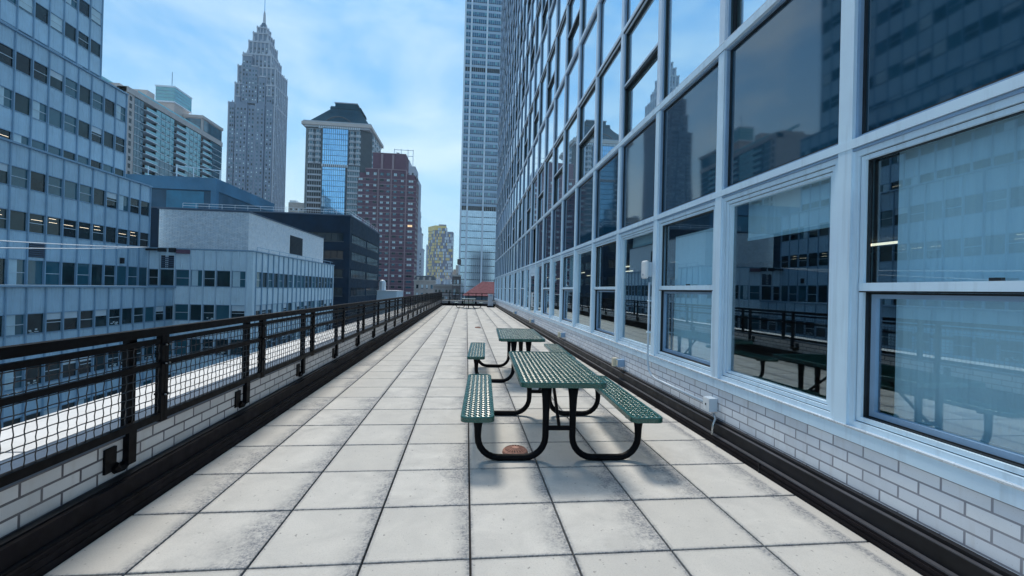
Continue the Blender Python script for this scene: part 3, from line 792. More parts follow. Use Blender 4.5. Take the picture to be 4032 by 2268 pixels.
for a, b in bands:
    m = MB()
    for i in range(7): fold(m, FYw(fx_[i], YR+.02, a), fx_[i+1]-fx_[i], b-a, prof2, 'blue_panel_light')
    m.box(-36, XS-.7, YR+.021, YR+.19, a, b, 'blue_panel'); m.box(-36, XS-.69, YR-.03, YR+.15, a-.06, a, 'blue_mullion')
    for i in range(19): fold(m, FXw(XS-.02, YR+.62+i*1.5, a), 1.5, b-a, prof, 'blue_panel_light')
    m.box(XS-.19, XS-.021, YR+.62, YN-.6, a, b, 'blue_panel'); m.box(XS-.15, XS+.03, YR+.62, YN-.6, a-.06, a, 'blue_mullion')
    part(m, 'spandrel_band', WG)
m = MB(); m.box(-25.46, XS, YR-.02, YR+.6, -26, ZR-.01, 'blue_panel_light'); part(m, 'corner_pier', WG)
m = MB(); m.box(XS-.5, XS+.001, YN-.6, YN, -26, ZR-.01, 'blue_panel_light'); part(m, 'corner_pier', WG)
for i, x in enumerate(fx_): m = MB(); m.box(x-.05, x+.05, YR-.17, YR+.02, -26, ZR-.01, 'white_spandrel'); part(m, 'mullion', WG)
for i in range(20): yy = YR+.62+i*1.5; m = MB(); m.box(XS-.02, XS+.10, yy-.05, yy+.05, -26, ZR-.01, 'blue_mullion'); part(m, 'mullion', WG)
for s_z, h in rows:
    rg = random.Random(int(s_z*3)+40)
    for i in range(7):
        wd = fx_[i+1]-fx_[i]-.12; kd = (i+1) % 2; flc = rg.choice(['dark', 'teal', 'dark', 'blind_top', 'blind_full', 'papers'] if s_z < 0 else ['dark', 'teal', 'dark', 'blind_part', 'teal'])
        f, p_ = bwin(wd, h, kd, flc, i); M = FY_(WG, fx_[i]+.06, YR+.02, s_z)
        lst.append((f, ('a', i, h, kd), M, weight(fx_[i], YR, s_z)*2, (p_, ('b', i, h, flc), 'pane')))
    wrow(WG, lst, lambda u, z: FX_(WG, XS, u, z), YR+.62, 19, 1.5, s_z, h, 1.34, .08, ['dark', 'teal', 'blind_part', 'dark', 'teal', 'blind_full'] if s_z > 0 else ['blind_top', 'teal', 'blind_full', 'dark'], rg)
finish_many(WG, lst, 'window')
m = MB(); m.box(-35.95, -26.06, 53.3, 79.6, ZR+.05, 10.0, 'penthouse_brick'); m.box(-35.9, -26.1, 53.285, 53.299, ZR+.06, 9.99, 'penthouse_brick_front'); part(m, 'penthouse', WG)
m = MB(); m.box(-36.1, -25.95, 53.2, 79.7, 10.001, 10.14, 'ledge_dark'); part(m, 'penthouse_roof', WG)
m = MB(); m.box(-26.07, -26.0, 65.1, 69.7, 6.1, 8.8, 'gasket')
for k in range(14): m.box(-26.0, -25.93, 65.15, 69.65, 6.15+k*.19, 6.22+k*.19, 'dark_panel')
part(m, 'louvre', WG)
m = MB()
m.tube([(-24.9, 53, 5.85), (-24.9, 81.4, 5.85)], .035, 'blue_mullion', 6)
for yy in range(53, 82, 3): m.tube([(-24.9, yy, 5.37), (-24.9, yy, 5.85)], .03, 'blue_mullion', 6)
part(m, 'roof_rail', WG)
m = MB()
for k in range(6): m.box(-34.6, -33.3, YR-.12, YR-.03, 3.1+k*.22, 3.22+k*.22, 'ledge_dark')
m.box(-34.65, -33.25, YR-.03, YR+.01, 3.05, 4.5, 'gasket'); part(m, 'louvre', WG)
m = MB()
m.box(-36.0, -34.9, YR-.5, YR-.2, 5.0, 5.2, 'gasket'); m.box(-34.8, -34.0, YR-.45, YR-.2, 4.9, 5.3, 'gasket'); m.box(-33.6, -33.0, YR-.5, YR-.2, 4.85, 5.35, 'gasket'); m.box(-32.9, -31.5, YR-.35, YR-.2, 4.75, 5.2, 'rose_brick')
part(m, 'cable_bracket', WG)
for (x, y, z, lab) in ((-22.0, 13.0, 3.05, 'upper thin white cable strung across the blue office building'), (-22.0, 14.0, 2.45, 'lower thin white cable sagging across the blue office building')):
    m = MB(); a = Vector((-35.6, YR-.6, 5.35)); b = Vector((x, y, z)); b2 = a+(b-a)*1.05
    m.tube([tuple(a+(b2-a)*t+Vector((0,0,-1.0*t*(1-t)))) for t in [i/16 for i in range(17)]], .035, 'white_plastic', 5)
    tag(m.build('cable'), lab, 'cable', 'white cables strung between the buildings')

# ------------------------------------------------------------------ dark office block behind
DB = thing('dark_office_block', 'dark navy office block with ribbon windows behind the brick rooftop', 'building', (-50, 105, 0))
m = MB(); m.box(-75, -24.8, 92, 122, -59, 16.3, 'dark_panel'); part(m, 'wall', DB)
m = MB(); m.box(-75.1, -24.7, 91.9, 122.1, 16.301, 16.55, 'ledge_dark'); part(m, 'roof_edge', DB)
lst = []
def ribbon(wd, h, n):
    def f():
        m = MB(); m.box(0, wd, 0, h, -.2, .02, 'far_glass_dark')
        for i in range(n+1): m.box(wd*i/n-.04, wd*i/n+.04, 0, h, .02, .07, 'dark_panel')
        m.box(-.1, wd+.1, -.15, 0, -.1, .12, 'granite_dark'); m.box(-.1, wd+.1, h, h+.1, -.1, .25, 'dark_panel'); return m
    return f
for zt in (12.6, 8.9, 5.0, 1.1, -2.8):
    lst.append((ribbon(7.5, 1.7, 6), 'r1', FY_(DB, -33.6, 92, zt-1.7), 1, None))
    lst.append((ribbon(12.5, 1.7, 10), 'r2', FX_(DB, -24.8, 93.5, zt-1.7), 1, None)); lst.append((ribbon(12.5, 1.7, 10), 'r2', FX_(DB, -24.8, 107.5, zt-1.7), 1, None))
finish_many(DB, lst, 'ribbon_window')
m = MB()
for xa, xb, ya, yb in ((-58, -33, 92.5, 92.5), (-33, -25.2, 92.5, 92.5), (-25.2, -25.2, 92.5, 121)):
    n = max(1, int(max(abs(xb-xa), abs(yb-ya))/2.5))
    for z in (17.1, 17.6): m.tube([(xa, ya, z), (xb, yb, z)], .035, 'silver_panel', 5)
    for i in range(n+1): m.tube([(xa+(xb-xa)*i/n, ya+(yb-ya)*i/n, 16.56), (xa+(xb-xa)*i/n, ya+(yb-ya)*i/n, 17.6)], .03, 'silver_panel', 5)
part(m, 'roof_rail', DB)
m = MB()
for (x, y) in ((-33.5, 104), (-31.8, 104), (-32.6, 103)): m.cyl(x, y, 16.56, 18.2, .5, 'silver_panel', 10, .4)
m.tube([(-31.5, 104, 17.5), (-28.0, 106, 18.5), (-26.6, 108, 17.9)], .12, 'silver_panel', 6); m.box(-26.4, -25.6, 112, 113, 16.56, 18.6, 'roof_grey')
m.box(-36, -33.8, 104, 106, 16.56, 17.5, 'roof_grey'); part(m, 'rooftop_equipment', DB)

# ------------------------------------------------------------------ blue windowless building with sloping side
BB = thing('blue_painted_building', 'plain blue windowless building between the glass apartments and the brick rooftop', 'building', (-75, 125, 0))
m = MB(); m.box(-92, -62.7, 112, 143, -59, 24.3, 'blue_wall_dark'); part(m, 'wall', BB)
m = MB(); m.box(-92, -62.4, 111.6, 143.2, 24.3, 27.4, 'blue_wall'); m.box(-63.6, -62.3, 111.5, 112.6, 15, 27.2, 'blue_wall'); part(m, 'parapet', BB)
m = MB(); m.box(-74, -65.4, 111.9, 112.1, 16, 24.0, 'teal_patch'); m.box(-66.6, -65.1, 111.85, 112.05, 16, 21, 'blue_wall_dark'); m.box(-78.8, -77.6, 111.6, 112, 19.3, 21.2, 'granite_dark'); part(m, 'painted_patch', BB)
m = MB()
for x in (-79, -68.6): m.tube([(x, 113, 27.4), (x, 113, 30.0)], .09, 'silver_panel', 6)
m.tube([(-72.5, 113, 27.4), (-72.5, 113, 30.6)], .14, 'silver_panel', 6); m.tube([(-72.5, 113, 30.4), (-64, 116, 30.4)], .1, 'silver_panel', 6); m.tube([(-64, 116, 27.4), (-64, 116, 30.6)], .13, 'silver_panel', 6)
part(m, 'roof_gantry', BB)

# ------------------------------------------------------------------ glass apartment block
AP = thing('apartment_building', 'tan and glass apartment building with stacked balconies and a glass rooftop box', 'building', (-132, 194, 0))
XA = -122.9; YA0, YA1, ZA = 164.5, 223.5, 71.0
m = MB(); m.box(XA-22, XA-3.2, YA0, YA1, -59, ZA, 'tan_stone'); m.box(XA-3.2, XA, YA0, 168.2, -59, ZA, 'tan_stone'); m.box(XA-3.2, XA+.3, YA0, YA1, ZA-1.9, ZA+.2, 'tan_stone'); part(m, 'wall', AP)
m = MB()
for a, b in ((168.2, 172.7), (179.2, 189.4), (196.5, 207.0), (214.0, YA1)): m.box(XA-3.19, XA-.25, a, b, -40, ZA-1.9, 'far_glass_dark')
part(m, 'glazed_bay_core', AP)
lst = []
def apw(wd, h, mat, n, grille):
    def f():
        m = MB(); m.box(0, wd, 0, h, -.2, 0, mat); m.box(0, wd, -.16, 0, -.2, .18, 'silver_panel')
        for i in range(n+1): m.box(wd*i/n-.05, wd*i/n+.05, 0, h, 0, .08, 'far_glass')
        m.box(0, wd, h*.38, h*.38+.08, 0, .07, 'far_glass')
        if grille:
            for q in (.3, .62): m.box(wd*q, wd*q+1.5, .25, .65, 0, .06, 'granite_dark')
        return m
    return f
NF = 26
for fl in range(NF):
    z = ZA-2-2.75*(fl+1)
    wtt = 1 if z > 20 else .001
    upm = 'aqua_glass'
    lst.append((apw(4.3, 2.6, 'far_glass', 3, 0), 'a1', FX_(AP, XA, 168.3, z), wtt, None))
    m2 = 'aqua_glass' if fl < 7 else 'far_glass'
    lst.append((apw(10.0, 2.6, m2, 4, fl < 7), 'a2'+m2, FX_(AP, XA, 179.3, z), wtt, None))
    lst.append((apw(10.3, 2.6, m2, 4, fl < 7), 'a3'+m2, FX_(AP, XA, 196.6, z), wtt, None))
    lst.append((apw(9.3, 2.6, 'far_glass', 5, 0), 'a4', FX_(AP, XA, 214.1, z), wtt, None))
finish_many(AP, lst, 'window_bay', 104)
def balc(wd):
    def f():
        m = MB(); m.box(0, wd, -.28, 0, -3.2, 1.0, 'silver_panel'); m.box(0, wd, 0, 1.0, .9, .96, 'aqua_glass'); m.box(.5, 2.1, 0, 2.3, -3.19, -3.05, 'far_glass'); m.box(wd-2.5, wd-1, 0, 2.3, -3.19, -3.05, 'far_glass_dark')
        m.box(wd*.42, wd*.42+.8, 0, .8, -.3, .3, 'white_metal'); return m
    return f
lst = []
for fl in range(NF):
    z = ZA-2-2.75*(fl+1)
    for i, (a, b) in enumerate(((172.8, 179.1), (189.5, 196.4), (207.1, 213.9))): lst.append((balc(b-a), ('b', i), FX_(AP, XA, a, z), 1 if z > 15 else .01, None))
finish_many(AP, lst, 'balcony', 78)
lst = []
for fl in range(NF):
    lst.append((lambda: MB().box(0, 1.1, 0, 1.7, -.1, .04, 'far_glass_dark'), 's', FX_(AP, XA, 165.9, ZA-4.3-2.72*fl), 1, None))
finish_many(AP, lst, 'small_window')
m = MB(); m.box(-130.8, XA-.2, 207.7, YA1, ZA+.2, 77.6, 'tan_stone'); m.box(-131.1, XA+.3, 207.4, YA1+.3, 77.0, 78.3, 'tan_stone')
m.box(XA-.2, XA-.05, 209, YA1-.5, ZA+.6, 76.6, 'far_glass'); m.box(-130, -123.6, 207.5, 207.69, ZA+.6, 76.6, 'far_glass'); part(m, 'upper_block', AP)
for bx in ((-138.2, -131.5, 202, 212, ZA, 81.2), (-137, -130.9, 185.5, 189.5, ZA, 79.0), (-139, -128, 168, 176, ZA, 73.5)):
    m = MB(); m.box(*bx, 'tan_stone'); part(m, 'rooftop_core', AP)
m = MB(); m.box(-138.6, -130.9, 201.2, 212.8, 81.3, 87.4, 'aqua_glass'); m.box(-138.8, -130.7, 201.0, 213, 87.4, 88.1, 'white_metal'); m.box(-138.8, -130.7, 201.0, 213, 80.8, 81.3, 'white_metal')
for z in (82.8, 84.3, 85.8): m.box(-138.7, -130.8, 201.1, 212.9, z, z+.16, 'blue_mullion')
part(m, 'glass_rooftop_box', AP)
m = MB(); m.tube([(-133.2, 203, 88.1), (-133.2, 203, 95)], .14, 'blue_mullion', 6); part(m, 'antenna', AP)
m = MB(); m.box(XA-.6, XA-.5, YA0+6, 207, ZA+.2, ZA+1.3, 'aqua_glass'); m.box(XA-9, XA-8.9, YA0-2, 178, ZA+2.3, ZA+3.5, 'aqua_glass'); part(m, 'roof_balustrade', AP)

# ------------------------------------------------------------------ generic masonry facades
def fwin(wd, h, kind):
    def f():
        m = MB()
        gm = {'d': 'far_glass_dark', 'm': 'far_glass', 'l': 'blind', 'w': 'lit_room'}[kind]
        m.box(0, wd, 0, h, -.3, .02, 'far_glass' if kind == 'l' else gm)
        if kind == 'l': m.box(wd*.08, wd*.92, h*.3, h, .02, .05, 'blind_white')
        m.box(-.06, wd+.06, -.18, 0, -.1, .12, 'limestone_light')
        if wd > 1.2: m.box(wd*.5-.05, wd*.5+.05, 0, h, .021, .08, 'silver_panel')
        return m
    return f
def masonry(root, lst, plane, at, u0, u1, z0, z1, nu, fh, wd, h, seed, sill=.9):
    rg = random.Random(seed); p = (u1-u0)/nu; z = z0
    while z+fh <= z1+.01:
        for i in range(nu):
            u = u0+p*(i+.5)-wd/2; kd = rg.choice('ddmmmlld')
            M = (FY_ if plane == 'y' else FX_)(root, *( (u, at, z+sill) if plane == 'y' else (at, u, z+sill)))
            lst.append((fwin(wd, h, kd), (kd, wd, h), M, weight(u if plane == 'y' else at, at if plane == 'y' else u, z), None))
        z += fh

# slender art-deco skyscraper
DT = thing('art_deco_skyscraper', 'tall stepped stone skyscraper with a needle spire against the sky', 'skyscraper', (-196, 413, 0))
CX, CY = -196.0, 413.0
TI = [(-196, 19.3, 12.8, -59, 163), (-193.4, 17.0, 12.4, 163, 181), (-192.8, 15.8, 12, 181, 197), (-193.6, 11.8, 10, 197, 209.5), (-193.4, 8.6, 8, 209.5, 222), (-193.2, 6.2, 6, 222, 231), (-193.2, 3.9, 3.9, 231, 237.5)]
m = MB()
for cx, hx, hy, a, b in TI: m.box(cx-hx, cx+hx, CY-hy, CY+hy, a, b, 'limestone')
part(m, 'wall', DT)
lst = []
for q, (CX, hx, hy, a, b) in enumerate(TI[:5]):
    nb = max(3, int(hx*2/3.2)); a0 = max(a, 50)
    masonry(DT, lst, 'y', CY-hy, CX-hx+.4, CX+hx-.4, a0, b-2, nb, 3.75, 1.25, 2.0, q)
    masonry(DT, lst, 'x', CX+hx, CY-hy+.3, CY+hy-.3, a0, b-2, max(2, int(hy*2/3.2)), 3.75, 1.25, 2.0, q+9)
# projecting bays with their own windows
CX = -196.0
bays = [(-12.5, -3.0, 205, 1.6, 11.4), (4.2, 11.6, 187, 1.5, 12.8), (12.4, 18.6, 170, .9, 12.8), (-18.4, -14.0, 168, .9, 12.8), (-3.0, 3.2, 196, .7, 12.8)]
m = MB()
for a, b, zt, pr, hy in bays:
    m.box(CX+a, CX+b, CY-12.8-pr, CY-12.79, -59, min(zt, 163), 'limestone')
    masonry(DT, lst, 'y', CY-12.8-pr, CX+a+.3, CX+b-.3, 50, min(zt, 163)-2, max(2, int((b-a)/2.6)), 3.75, 1.15, 2.0, int(a))
    if zt > 163:
        m.box(CX+2+a*.85, CX+2+b*.82, CY-13.4, CY-9, 163, zt, 'limestone'); m.box(CX+2+a*.85-.3, CX+2+b*.82+.3, CY-13.8, CY-9, zt, zt+1, 'limestone_light')
        masonry(DT, lst, 'y', CY-13.4, CX+2+a*.85+.2, CX+2+b*.82-.2, 164, zt-2, max(2, int((b-a)*.83/2.6)), 3.75, 1.15, 2.0, int(a)+3)
part(m, 'projecting_bay', DT)
m = MB()
for q, (CX, hx, hy, a, b) in enumerate(TI):
    n = max(3, int(hx*2/3.2)); a0 = max(a, -50)
    for i in range(n+1):
        x = CX-hx+2*hx*i/n; m.box(x-.45, x+.45, CY-hy-.55, CY-hy, a0, b+ (1.5 if i % 2 else .6), 'limestone_light')
    n2 = max(2, int(hy*2/3.2))
    for i in range(n2+1):
        y = CY-hy+2*hy*i/n2; m.box(CX+hx, CX+hx+.5, y-.45, y+.45, a0, b+(1.5 if i % 2 else .6), 'limestone_light')
        m.box(CX-hx-.4, CX-hx, y-.45, y+.45, a0, b+.8, 'limestone_light')
    m.box(CX-hx-.6, CX+hx+.6, CY-hy-.7, CY+hy+.6, b-1.4, b-.2, 'limestone_light')
part(m, 'pier', DT)
finish_many(DT, lst, 'window')
CX = -193.2
m = MB(); m.frustum((CX-3, CX+3, CY-3, CY+3), 237, (CX-1.3, CX+1.3, CY-1.3, CY+1.3), 243, 'limestone_dark'); m.cyl(CX, CY, 243, 252, 1.35, 'limestone_light', 10, .9); m.cyl(CX, CY, 252, 255, .9, 'limestone_light', 8, .3)
for a in range(4):
    dx, dy = ((1,1),(1,-1),(-1,1),(-1,-1))[a]
    m.frustum((CX+dx*5.6-1, CX+dx*5.6+1, CY+dy*5.6-1, CY+dy*5.6+1), 223, (CX+dx*5.6-.2, CX+dx*5.6+.2, CY+dy*5.6-.2, CY+dy*5.6+.2), 229, 'limestone_light')
    m.frustum((CX+dx*9-1.4, CX+dx*9+1.4, CY+dy*8-1.4, CY+dy*8+1.4), 209.5, (CX+dx*9-.4, CX+dx*9+.4, CY+dy*8-.4, CY+dy*8+.4), 215, 'limestone_light')
part(m, 'crown', DT)
m = MB(); m.tube([(CX, CY, 255), (CX, CY, 290)], [.35, .12], 'curtain_blue', 6); part(m, 'spire', DT)

# postmodern tower with green hipped roof
PT = thing('hip_roofed_tower', 'postmodern tower with dark green hipped roof and a blue glass centre strip', 'skyscraper', (-92, 318, 0))
Yp = 300.0
m = MB(); m.prism([(-112.8, Yp+3), (-110, Yp), (-75, Yp), (-68.9, Yp+5), (-68.9, Yp+35), (-75, Yp+40), (-112.8, Yp+40)], -59, 109.4, 'granite_dark'); part(m, 'wall', PT)
m = MB(); m.box(-100.4, -83.6, Yp-.9, Yp-.01, 84.2, 108.6, 'curtain_blue'); m.box(-100.2, -84.9, Yp-.6, Yp-.01, -50, 82.4, 'curtain_blue')
for i in range(13):
    x = -100.2+i*1.36; m.box(x-.11, x+.11, Yp-1.02, Yp-.9, 84.2, 108.6, 'far_glass'); m.box(-100.1+i*1.25-.1, -100.1+i*1.25+.1, Yp-.72, Yp-.6, -50, 82.4, 'far_glass')
    m.box(x-.30, x+.30, Yp-1.0, Yp-.02, 82.6, 84.6, 'silver_panel')
for i in range(7): m.box(-100.4, -83.6, Yp-.98, Yp-.89, 86.5+i*3.7, 86.8+i*3.7, 'far_glass')
for i in range(30): m.box(-100.2, -84.9, Yp-.68, Yp-.59, 80.5-i*3.72, 80.8-i*3.72, 'far_glass')
part(m, 'glass_strip', PT)
lst = []
def pband(wd, mat='granite'):
    def f():
        m = MB(); m.box(0, wd, 0, 1.15, -.3, .55, mat); m.box(0, wd, 1.2, 3.7, -.3, .05, 'far_glass' if wd < 8.5 else 'far_glass_dark')
        for i in range(int(wd/1.5)+1): m.box(i*1.5-.08, i*1.5+.08, 1.2, 3.7, .05, .2, mat)
        return m
    return f
def bbay(wd):
    def f():
        m = MB(); a = wd*.28; pts = [(0,0),(a,-.9),(wd-a,-.9),(wd,0)]
        m.add([(x,z,-y) for z in (0,1.3) for x,y in pts], [(0,1,5,4),(1,2,6,5),(2,3,7,6),(4,5,6,7),(3,2,1,0)], 'granite')
        m.add([(x*.96+wd*.02,z,-y-.15) for z in (1.3,3.72) for x,y in pts], [(0,1,5,4),(1,2,6,5),(2,3,7,6),(4,5,6,7)], 'far_glass')
        m.box(0, wd, 3.5, 3.76, -.2, .95, 'granite')
        for x in (a, wd-a): m.box(x-.12, x+.12, 1.3, 3.5, .6, .85, 'granite')
        return m
    return f
for i in range(6):
    z = 84.5+i*3.95
    for x in (-109.9, -105.6, -83.0, -79.0): lst.append((bbay(3.9 if x < -90 else 3.7), ('bb', x < -90), FY_(PT, x, Yp, z), 2, None))
    for y in (Yp+6, Yp+12.5, Yp+19, Yp+26): lst.append((bbay(5.2), 'bs', FX_(PT, -68.9, y, z), 2, None))
for i in range(34):
    z = 80.2-i*3.85
    lst.append((pband(9.2), 'pl', FY_(PT, -110, Yp, z), 1 if z > 40 else .1, None)); lst.append((pband(8.0), 'pr', FY_(PT, -83.6, Yp, z), 1 if z > 40 else .1, None))
    if i < 20: lst.append((pband(30), 'ps', FX_(PT, -68.9, Yp+5, z), .5, None))
finish_many(PT, lst, 'window_bay')
m = MB(); m.box(-114.2, -68.0, Yp-1.6, Yp+41, 110.6, 112.6, 'tan_stone'); m.box(-112.6, -69.4, Yp-.6, Yp+40, 109.4, 110.6, 'granite'); m.box(-113.4, -68.6, Yp-1, Yp+40.5, 112.6, 113.6, 'granite')
for i in range(22): x = -103+i*1.25; m.box(x, x+.5, Yp-.9, Yp-.6, 109.0, 110.4, 'silver_panel')
m.box(-103.5, -76, Yp-.8, Yp-.02, 108.8, 109.0, 'silver_panel'); part(m, 'cornice', PT)
m = MB(); m.frustum((-110.5, -70.2, Yp+1, Yp+38.5), 113.6, (-97.6, -80.8, Yp+13, Yp+26), 129.2, 'copper_roof'); m.box(-99.6, -78.8, Yp+11.6, Yp+28, 128.0, 129.3, 'copper_roof'); m.box(-96.8, -81.8, Yp+12.5, Yp+26.5, 129.3, 132.0, 'copper_roof'); m.box(-97.3, -81.3, Yp+12.1, Yp+27, 132.0, 132.6, 'limestone_light'); m.box(-100, -78.4, Yp+11.2, Yp+28.4, 127.6, 128.1, 'copper_roof')
m.tube([(-99.6+i, Yp+.2, 113.4+ (4.2*(1-((i-9)/9.)**2))) for i in range(19)], .5, 'granite_dark', 6)
part(m, 'roof', PT)

# rose brick apartment tower
RT = thing('rose_brick_tower', 'dusky rose brick apartment tower with bay windows, right of the hip roofed tower', 'skyscraper', (-40, 218, 0))
Yr = 212.0
m = MB(); m.box(-54.2, -26.3, Yr, Yr+12, -59, 54.8, 'rose_brick'); m.box(-50.6, -31.3, Yr-.0, Yr+12, 54.8, 59.2, 'rose_brick'); m.box(-47.4, -31.6, Yr+.5, Yr+11, 59.2, 67.2, 'rose_brick')
for x in (-42.9, -37.6): m.box(x-.5, x+.5, Yr-.1, Yr+.45, 59.2, 66.6, 'rose_trim')
m.box(-53.6, -50.6, Yr+1, Yr+11, 54.8, 57.3, 'rose_brick'); m.box(-31.3, -27.0, Yr+1, Yr+11, 54.8, 57.3, 'rose_brick'); part(m, 'wall', RT)
m = MB()
for i in range(40): z = 54.5-i*2.755; m.box(-54.35, -26.15, Yr-.16, Yr+12.1, z-.16, z+.12, 'rose_trim')
m.box(-50.8, -31.1, Yr-.2, Yr+12.1, 59.0, 59.4, 'rose_trim'); m.box(-47.5, -31.5, Yr+.4, Yr+11.1, 67.1, 67.4, 'rose_trim')
for x in (-44.4, -38.2, -31.0): m.box(x-.3, x+.3, Yr-.3, Yr, -50, 59, 'rose_trim')
part(m, 'stone_course', RT)
lst = []
def rwin(wd, kind):
    def f():
        m = MB(); m.box(0, wd, 0, 1.5, -.3, .03, 'granite_dark'); gm = {'b': 'blind_white', 'd': 'far_glass_dark', 'g': 'far_glass', 'w': 'lit_room'}[kind]
        m.box(wd*.14, wd*.84, .12, 1.38, .03, .06, gm); m.box(wd*.48, wd*.52, .12, 1.38, .061, .09, 'granite_dark'); m.box(0, wd, -.12, 0, -.1, .14, 'rose_trim'); return m
    return f
rg = random.Random(3); cols = [(-52.8, 2.7), (-49.5, 1.9), (-46.0, 1.9), (-42.7, 1.9), (-39.7, 1.9), (-36.3, 1.9), (-32.9, 1.9), (-28.7, 3.1)]
for r in range(40):
    z = 55.6+.4-(r)*2.755
    for ci, (cx, wd) in enumerate(cols):
        if r == 0 and ci in (0, 7): continue
        kd = rg.choice('bbbggd' if r < 15 else 'bgddg'); 
        if rg.random() < .03 and 8 < r < 16: kd = 'w'
        lst.append((rwin(wd, kd), (wd, kd), FY_(RT, cx-wd/2, Yr, z), weight(cx, Yr, z)*(wd), None))
    for y in (Yr+2, Yr+7): lst.append((rwin(2.6, 'd'), 'side', FX_(RT, -26.3, y, z), weight(-26, y, z)*.3, None))
finish_many(RT, lst, 'window')
m = MB()
for x in (-37, -34.5): m.tube([(x, Yr+5, 67.4), (x, Yr+5, 69.6)], .15, 'silver_panel', 6)
m.box(-36.6, -35.4, Yr+4, Yr+6, 67.4, 69.0, 'roof_grey'); part(m, 'rooftop_equipment', RT)

# pale tower peeping out behind the rose one
PB_ = thing('pale_stone_tower', 'pale stone tower edge with roof scaffolding just behind the rose brick tower', 'skyscraper', (-38, 262, 0))
m = MB(); m.box(-46, -32.2, 255, 270, -59, 73.5, 'limestone_light'); m.box(-33, -30.2, 256, 270, -59, 66, 'limestone_light'); m.box(-46, -36, 256, 268, 73.5, 77.5, 'limestone_light'); part(m, 'wall', PB_)
m = MB()
for x in (-45, -41, -37, -34): m.tube([(x, 257, 73.5), (x, 257, 84)], .2, 'silver_panel', 5)
for z in (80, 83.5): m.tube([(-45, 257, z), (-34, 257, z)], .2, 'silver_panel', 5)
part(m, 'scaffolding', PB_)
lst = []; masonry(PB_, lst, 'y', 255, -37.5, -32.4, 20, 71, 2, 3.6, 1.1, 1.9, 77); finish_many(PB_, lst, 'window')

# wedding-cake civic tower with statue
CT = thing('civic_tower', 'pale wedding cake tower topped by a small statue beyond the rose brick tower', 'skyscraper', (-64, 526, 0))
m = MB(); m.box(-82, -54.5, 520, 540, -59, 48, 'limestone_light'); m.box(-80, -56.5, 521, 539, 48, 68, 'limestone_light'); m.box(-78, -58, 522, 537, 68, 76, 'limestone'); part(m, 'wall', CT)
m = MB(); m.cyl(-63.5, 528, 76, 88, 5.2, 'limestone_light', 16); m.cyl(-63.5, 528, 88, 89, 5.8, 'limestone_light', 16); m.cyl(-63.5, 528, 89, 97, 3.6, 'limestone', 14); m.cyl(-63.5, 528, 97, 103, 3.6, 'limestone_light', 14, 1.0)
for k in range(8): a = k*math.pi/4; m.cyl(-63.5+4.9*math.cos(a), 528+4.9*math.sin(a), 88, 95, .6, 'limestone_light', 6, .2)
m.box(-82.5, -54, 519.5, 540.5, 47.5, 49, 'limestone_light'); m.box(-80.5, -56, 520.5, 539.5, 67.3, 68.6, 'limestone_light'); part(m, 'cupola', CT)
m = MB(); m.tube([(-63.5, 528, 103), (-63.5, 528, 107), (-63.5, 528, 110)], [1.0, .9, .5], 'limestone_light', 8); m.tube([(-63.5, 528, 108.5), (-65.2, 528, 112.5)], .35, 'limestone_light', 6); m.tube([(-63.5, 528, 108.5), (-61.9, 528, 112.8)], .35, 'limestone_light', 6); part(m, 'statue', CT)
lst = []; masonry(CT, lst, 'y', 521, -79, -57.5, 49, 66, 8, 4, 1.3, 2.3, 5); masonry(CT, lst, 'y', 520, -81, -55.5, 0, 46, 8, 4, 1.3, 2.3, 6); finish_many(CT, lst, 'window')

# yellow checkered tower
YT = thing('yellow_panelled_tower', 'tower checkered with yellow and silver panels in the gap beside the white skyscraper', 'skyscraper', (-25, 436, 0))
m = MB(); m.prism([(-33.2, 430), (-22, 430), (-21.8, 444), (-41.2, 444)], -59, 63.4, 'grey_panel'); m.prism([(-22, 430.4), (-15.2, 431), (-14.8, 443), (-22, 443)], -59, 58.9, 'grey_panel'); m.box(-30, -22.6, 434, 442, 63.4, 66.4, 'grey_panel'); part(m, 'wall', YT)
m = MB(); m.prism([(-33.3, 429.8), (-30.4, 429.8), (-30.4, 430), (-33.1, 430.2), (-41.0, 443.8), (-41.4, 443.6)], 60, 64.6, 'yellow_panel'); m.box(-30.4, -22.2, 429.8, 430, 62.2, 64.4, 'yellow_panel'); part(m, 'parapet', YT)
lst = []; rg = random.Random(21)
for r in range(34):
    z = 59.5-r*3.0
    for c in range(13):
        x = -33+c*1.36; q = rg.random(); mat = 'yellow_panel' if q < (.42 if c < 6 else .15) else ('silver_panel' if q < .68 else None)
        if mat and z+2.4 < (62 if x < -22 else 58): lst.append(((lambda mat=mat: MB().box(.1, 1.2, .2, 2.7, -.2, .12, mat)), mat, FY_(YT, x, 430.4 if x > -22.2 else 430, z), weight(x, 430, z), None))
    for c in range(6):
        q = rg.random(); mat = 'yellow_panel' if q < .55 else ('silver_panel' if q < .6 else None)
        t_ = (c+.2)/6.2; x = -33.2-8*t_; y = 430+14*t_
        if mat:
            M = Matrix.Translation(Vector((x, y, z))-YT.location) @ Matrix.Rotation(math.atan2(-14, 8), 4, 'Z') @ Matrix(((1,0,0,0),(0,0,-1,0),(0,1,0,0),(0,0,0,1)))
            lst.append(((lambda mat=mat: MB().box(-2.3, -.2, .2, 2.7, -.2, .15, mat)), 'L'+mat, M, weight(x, y, z), None))
finish_many(YT, lst, 'facade_panel')

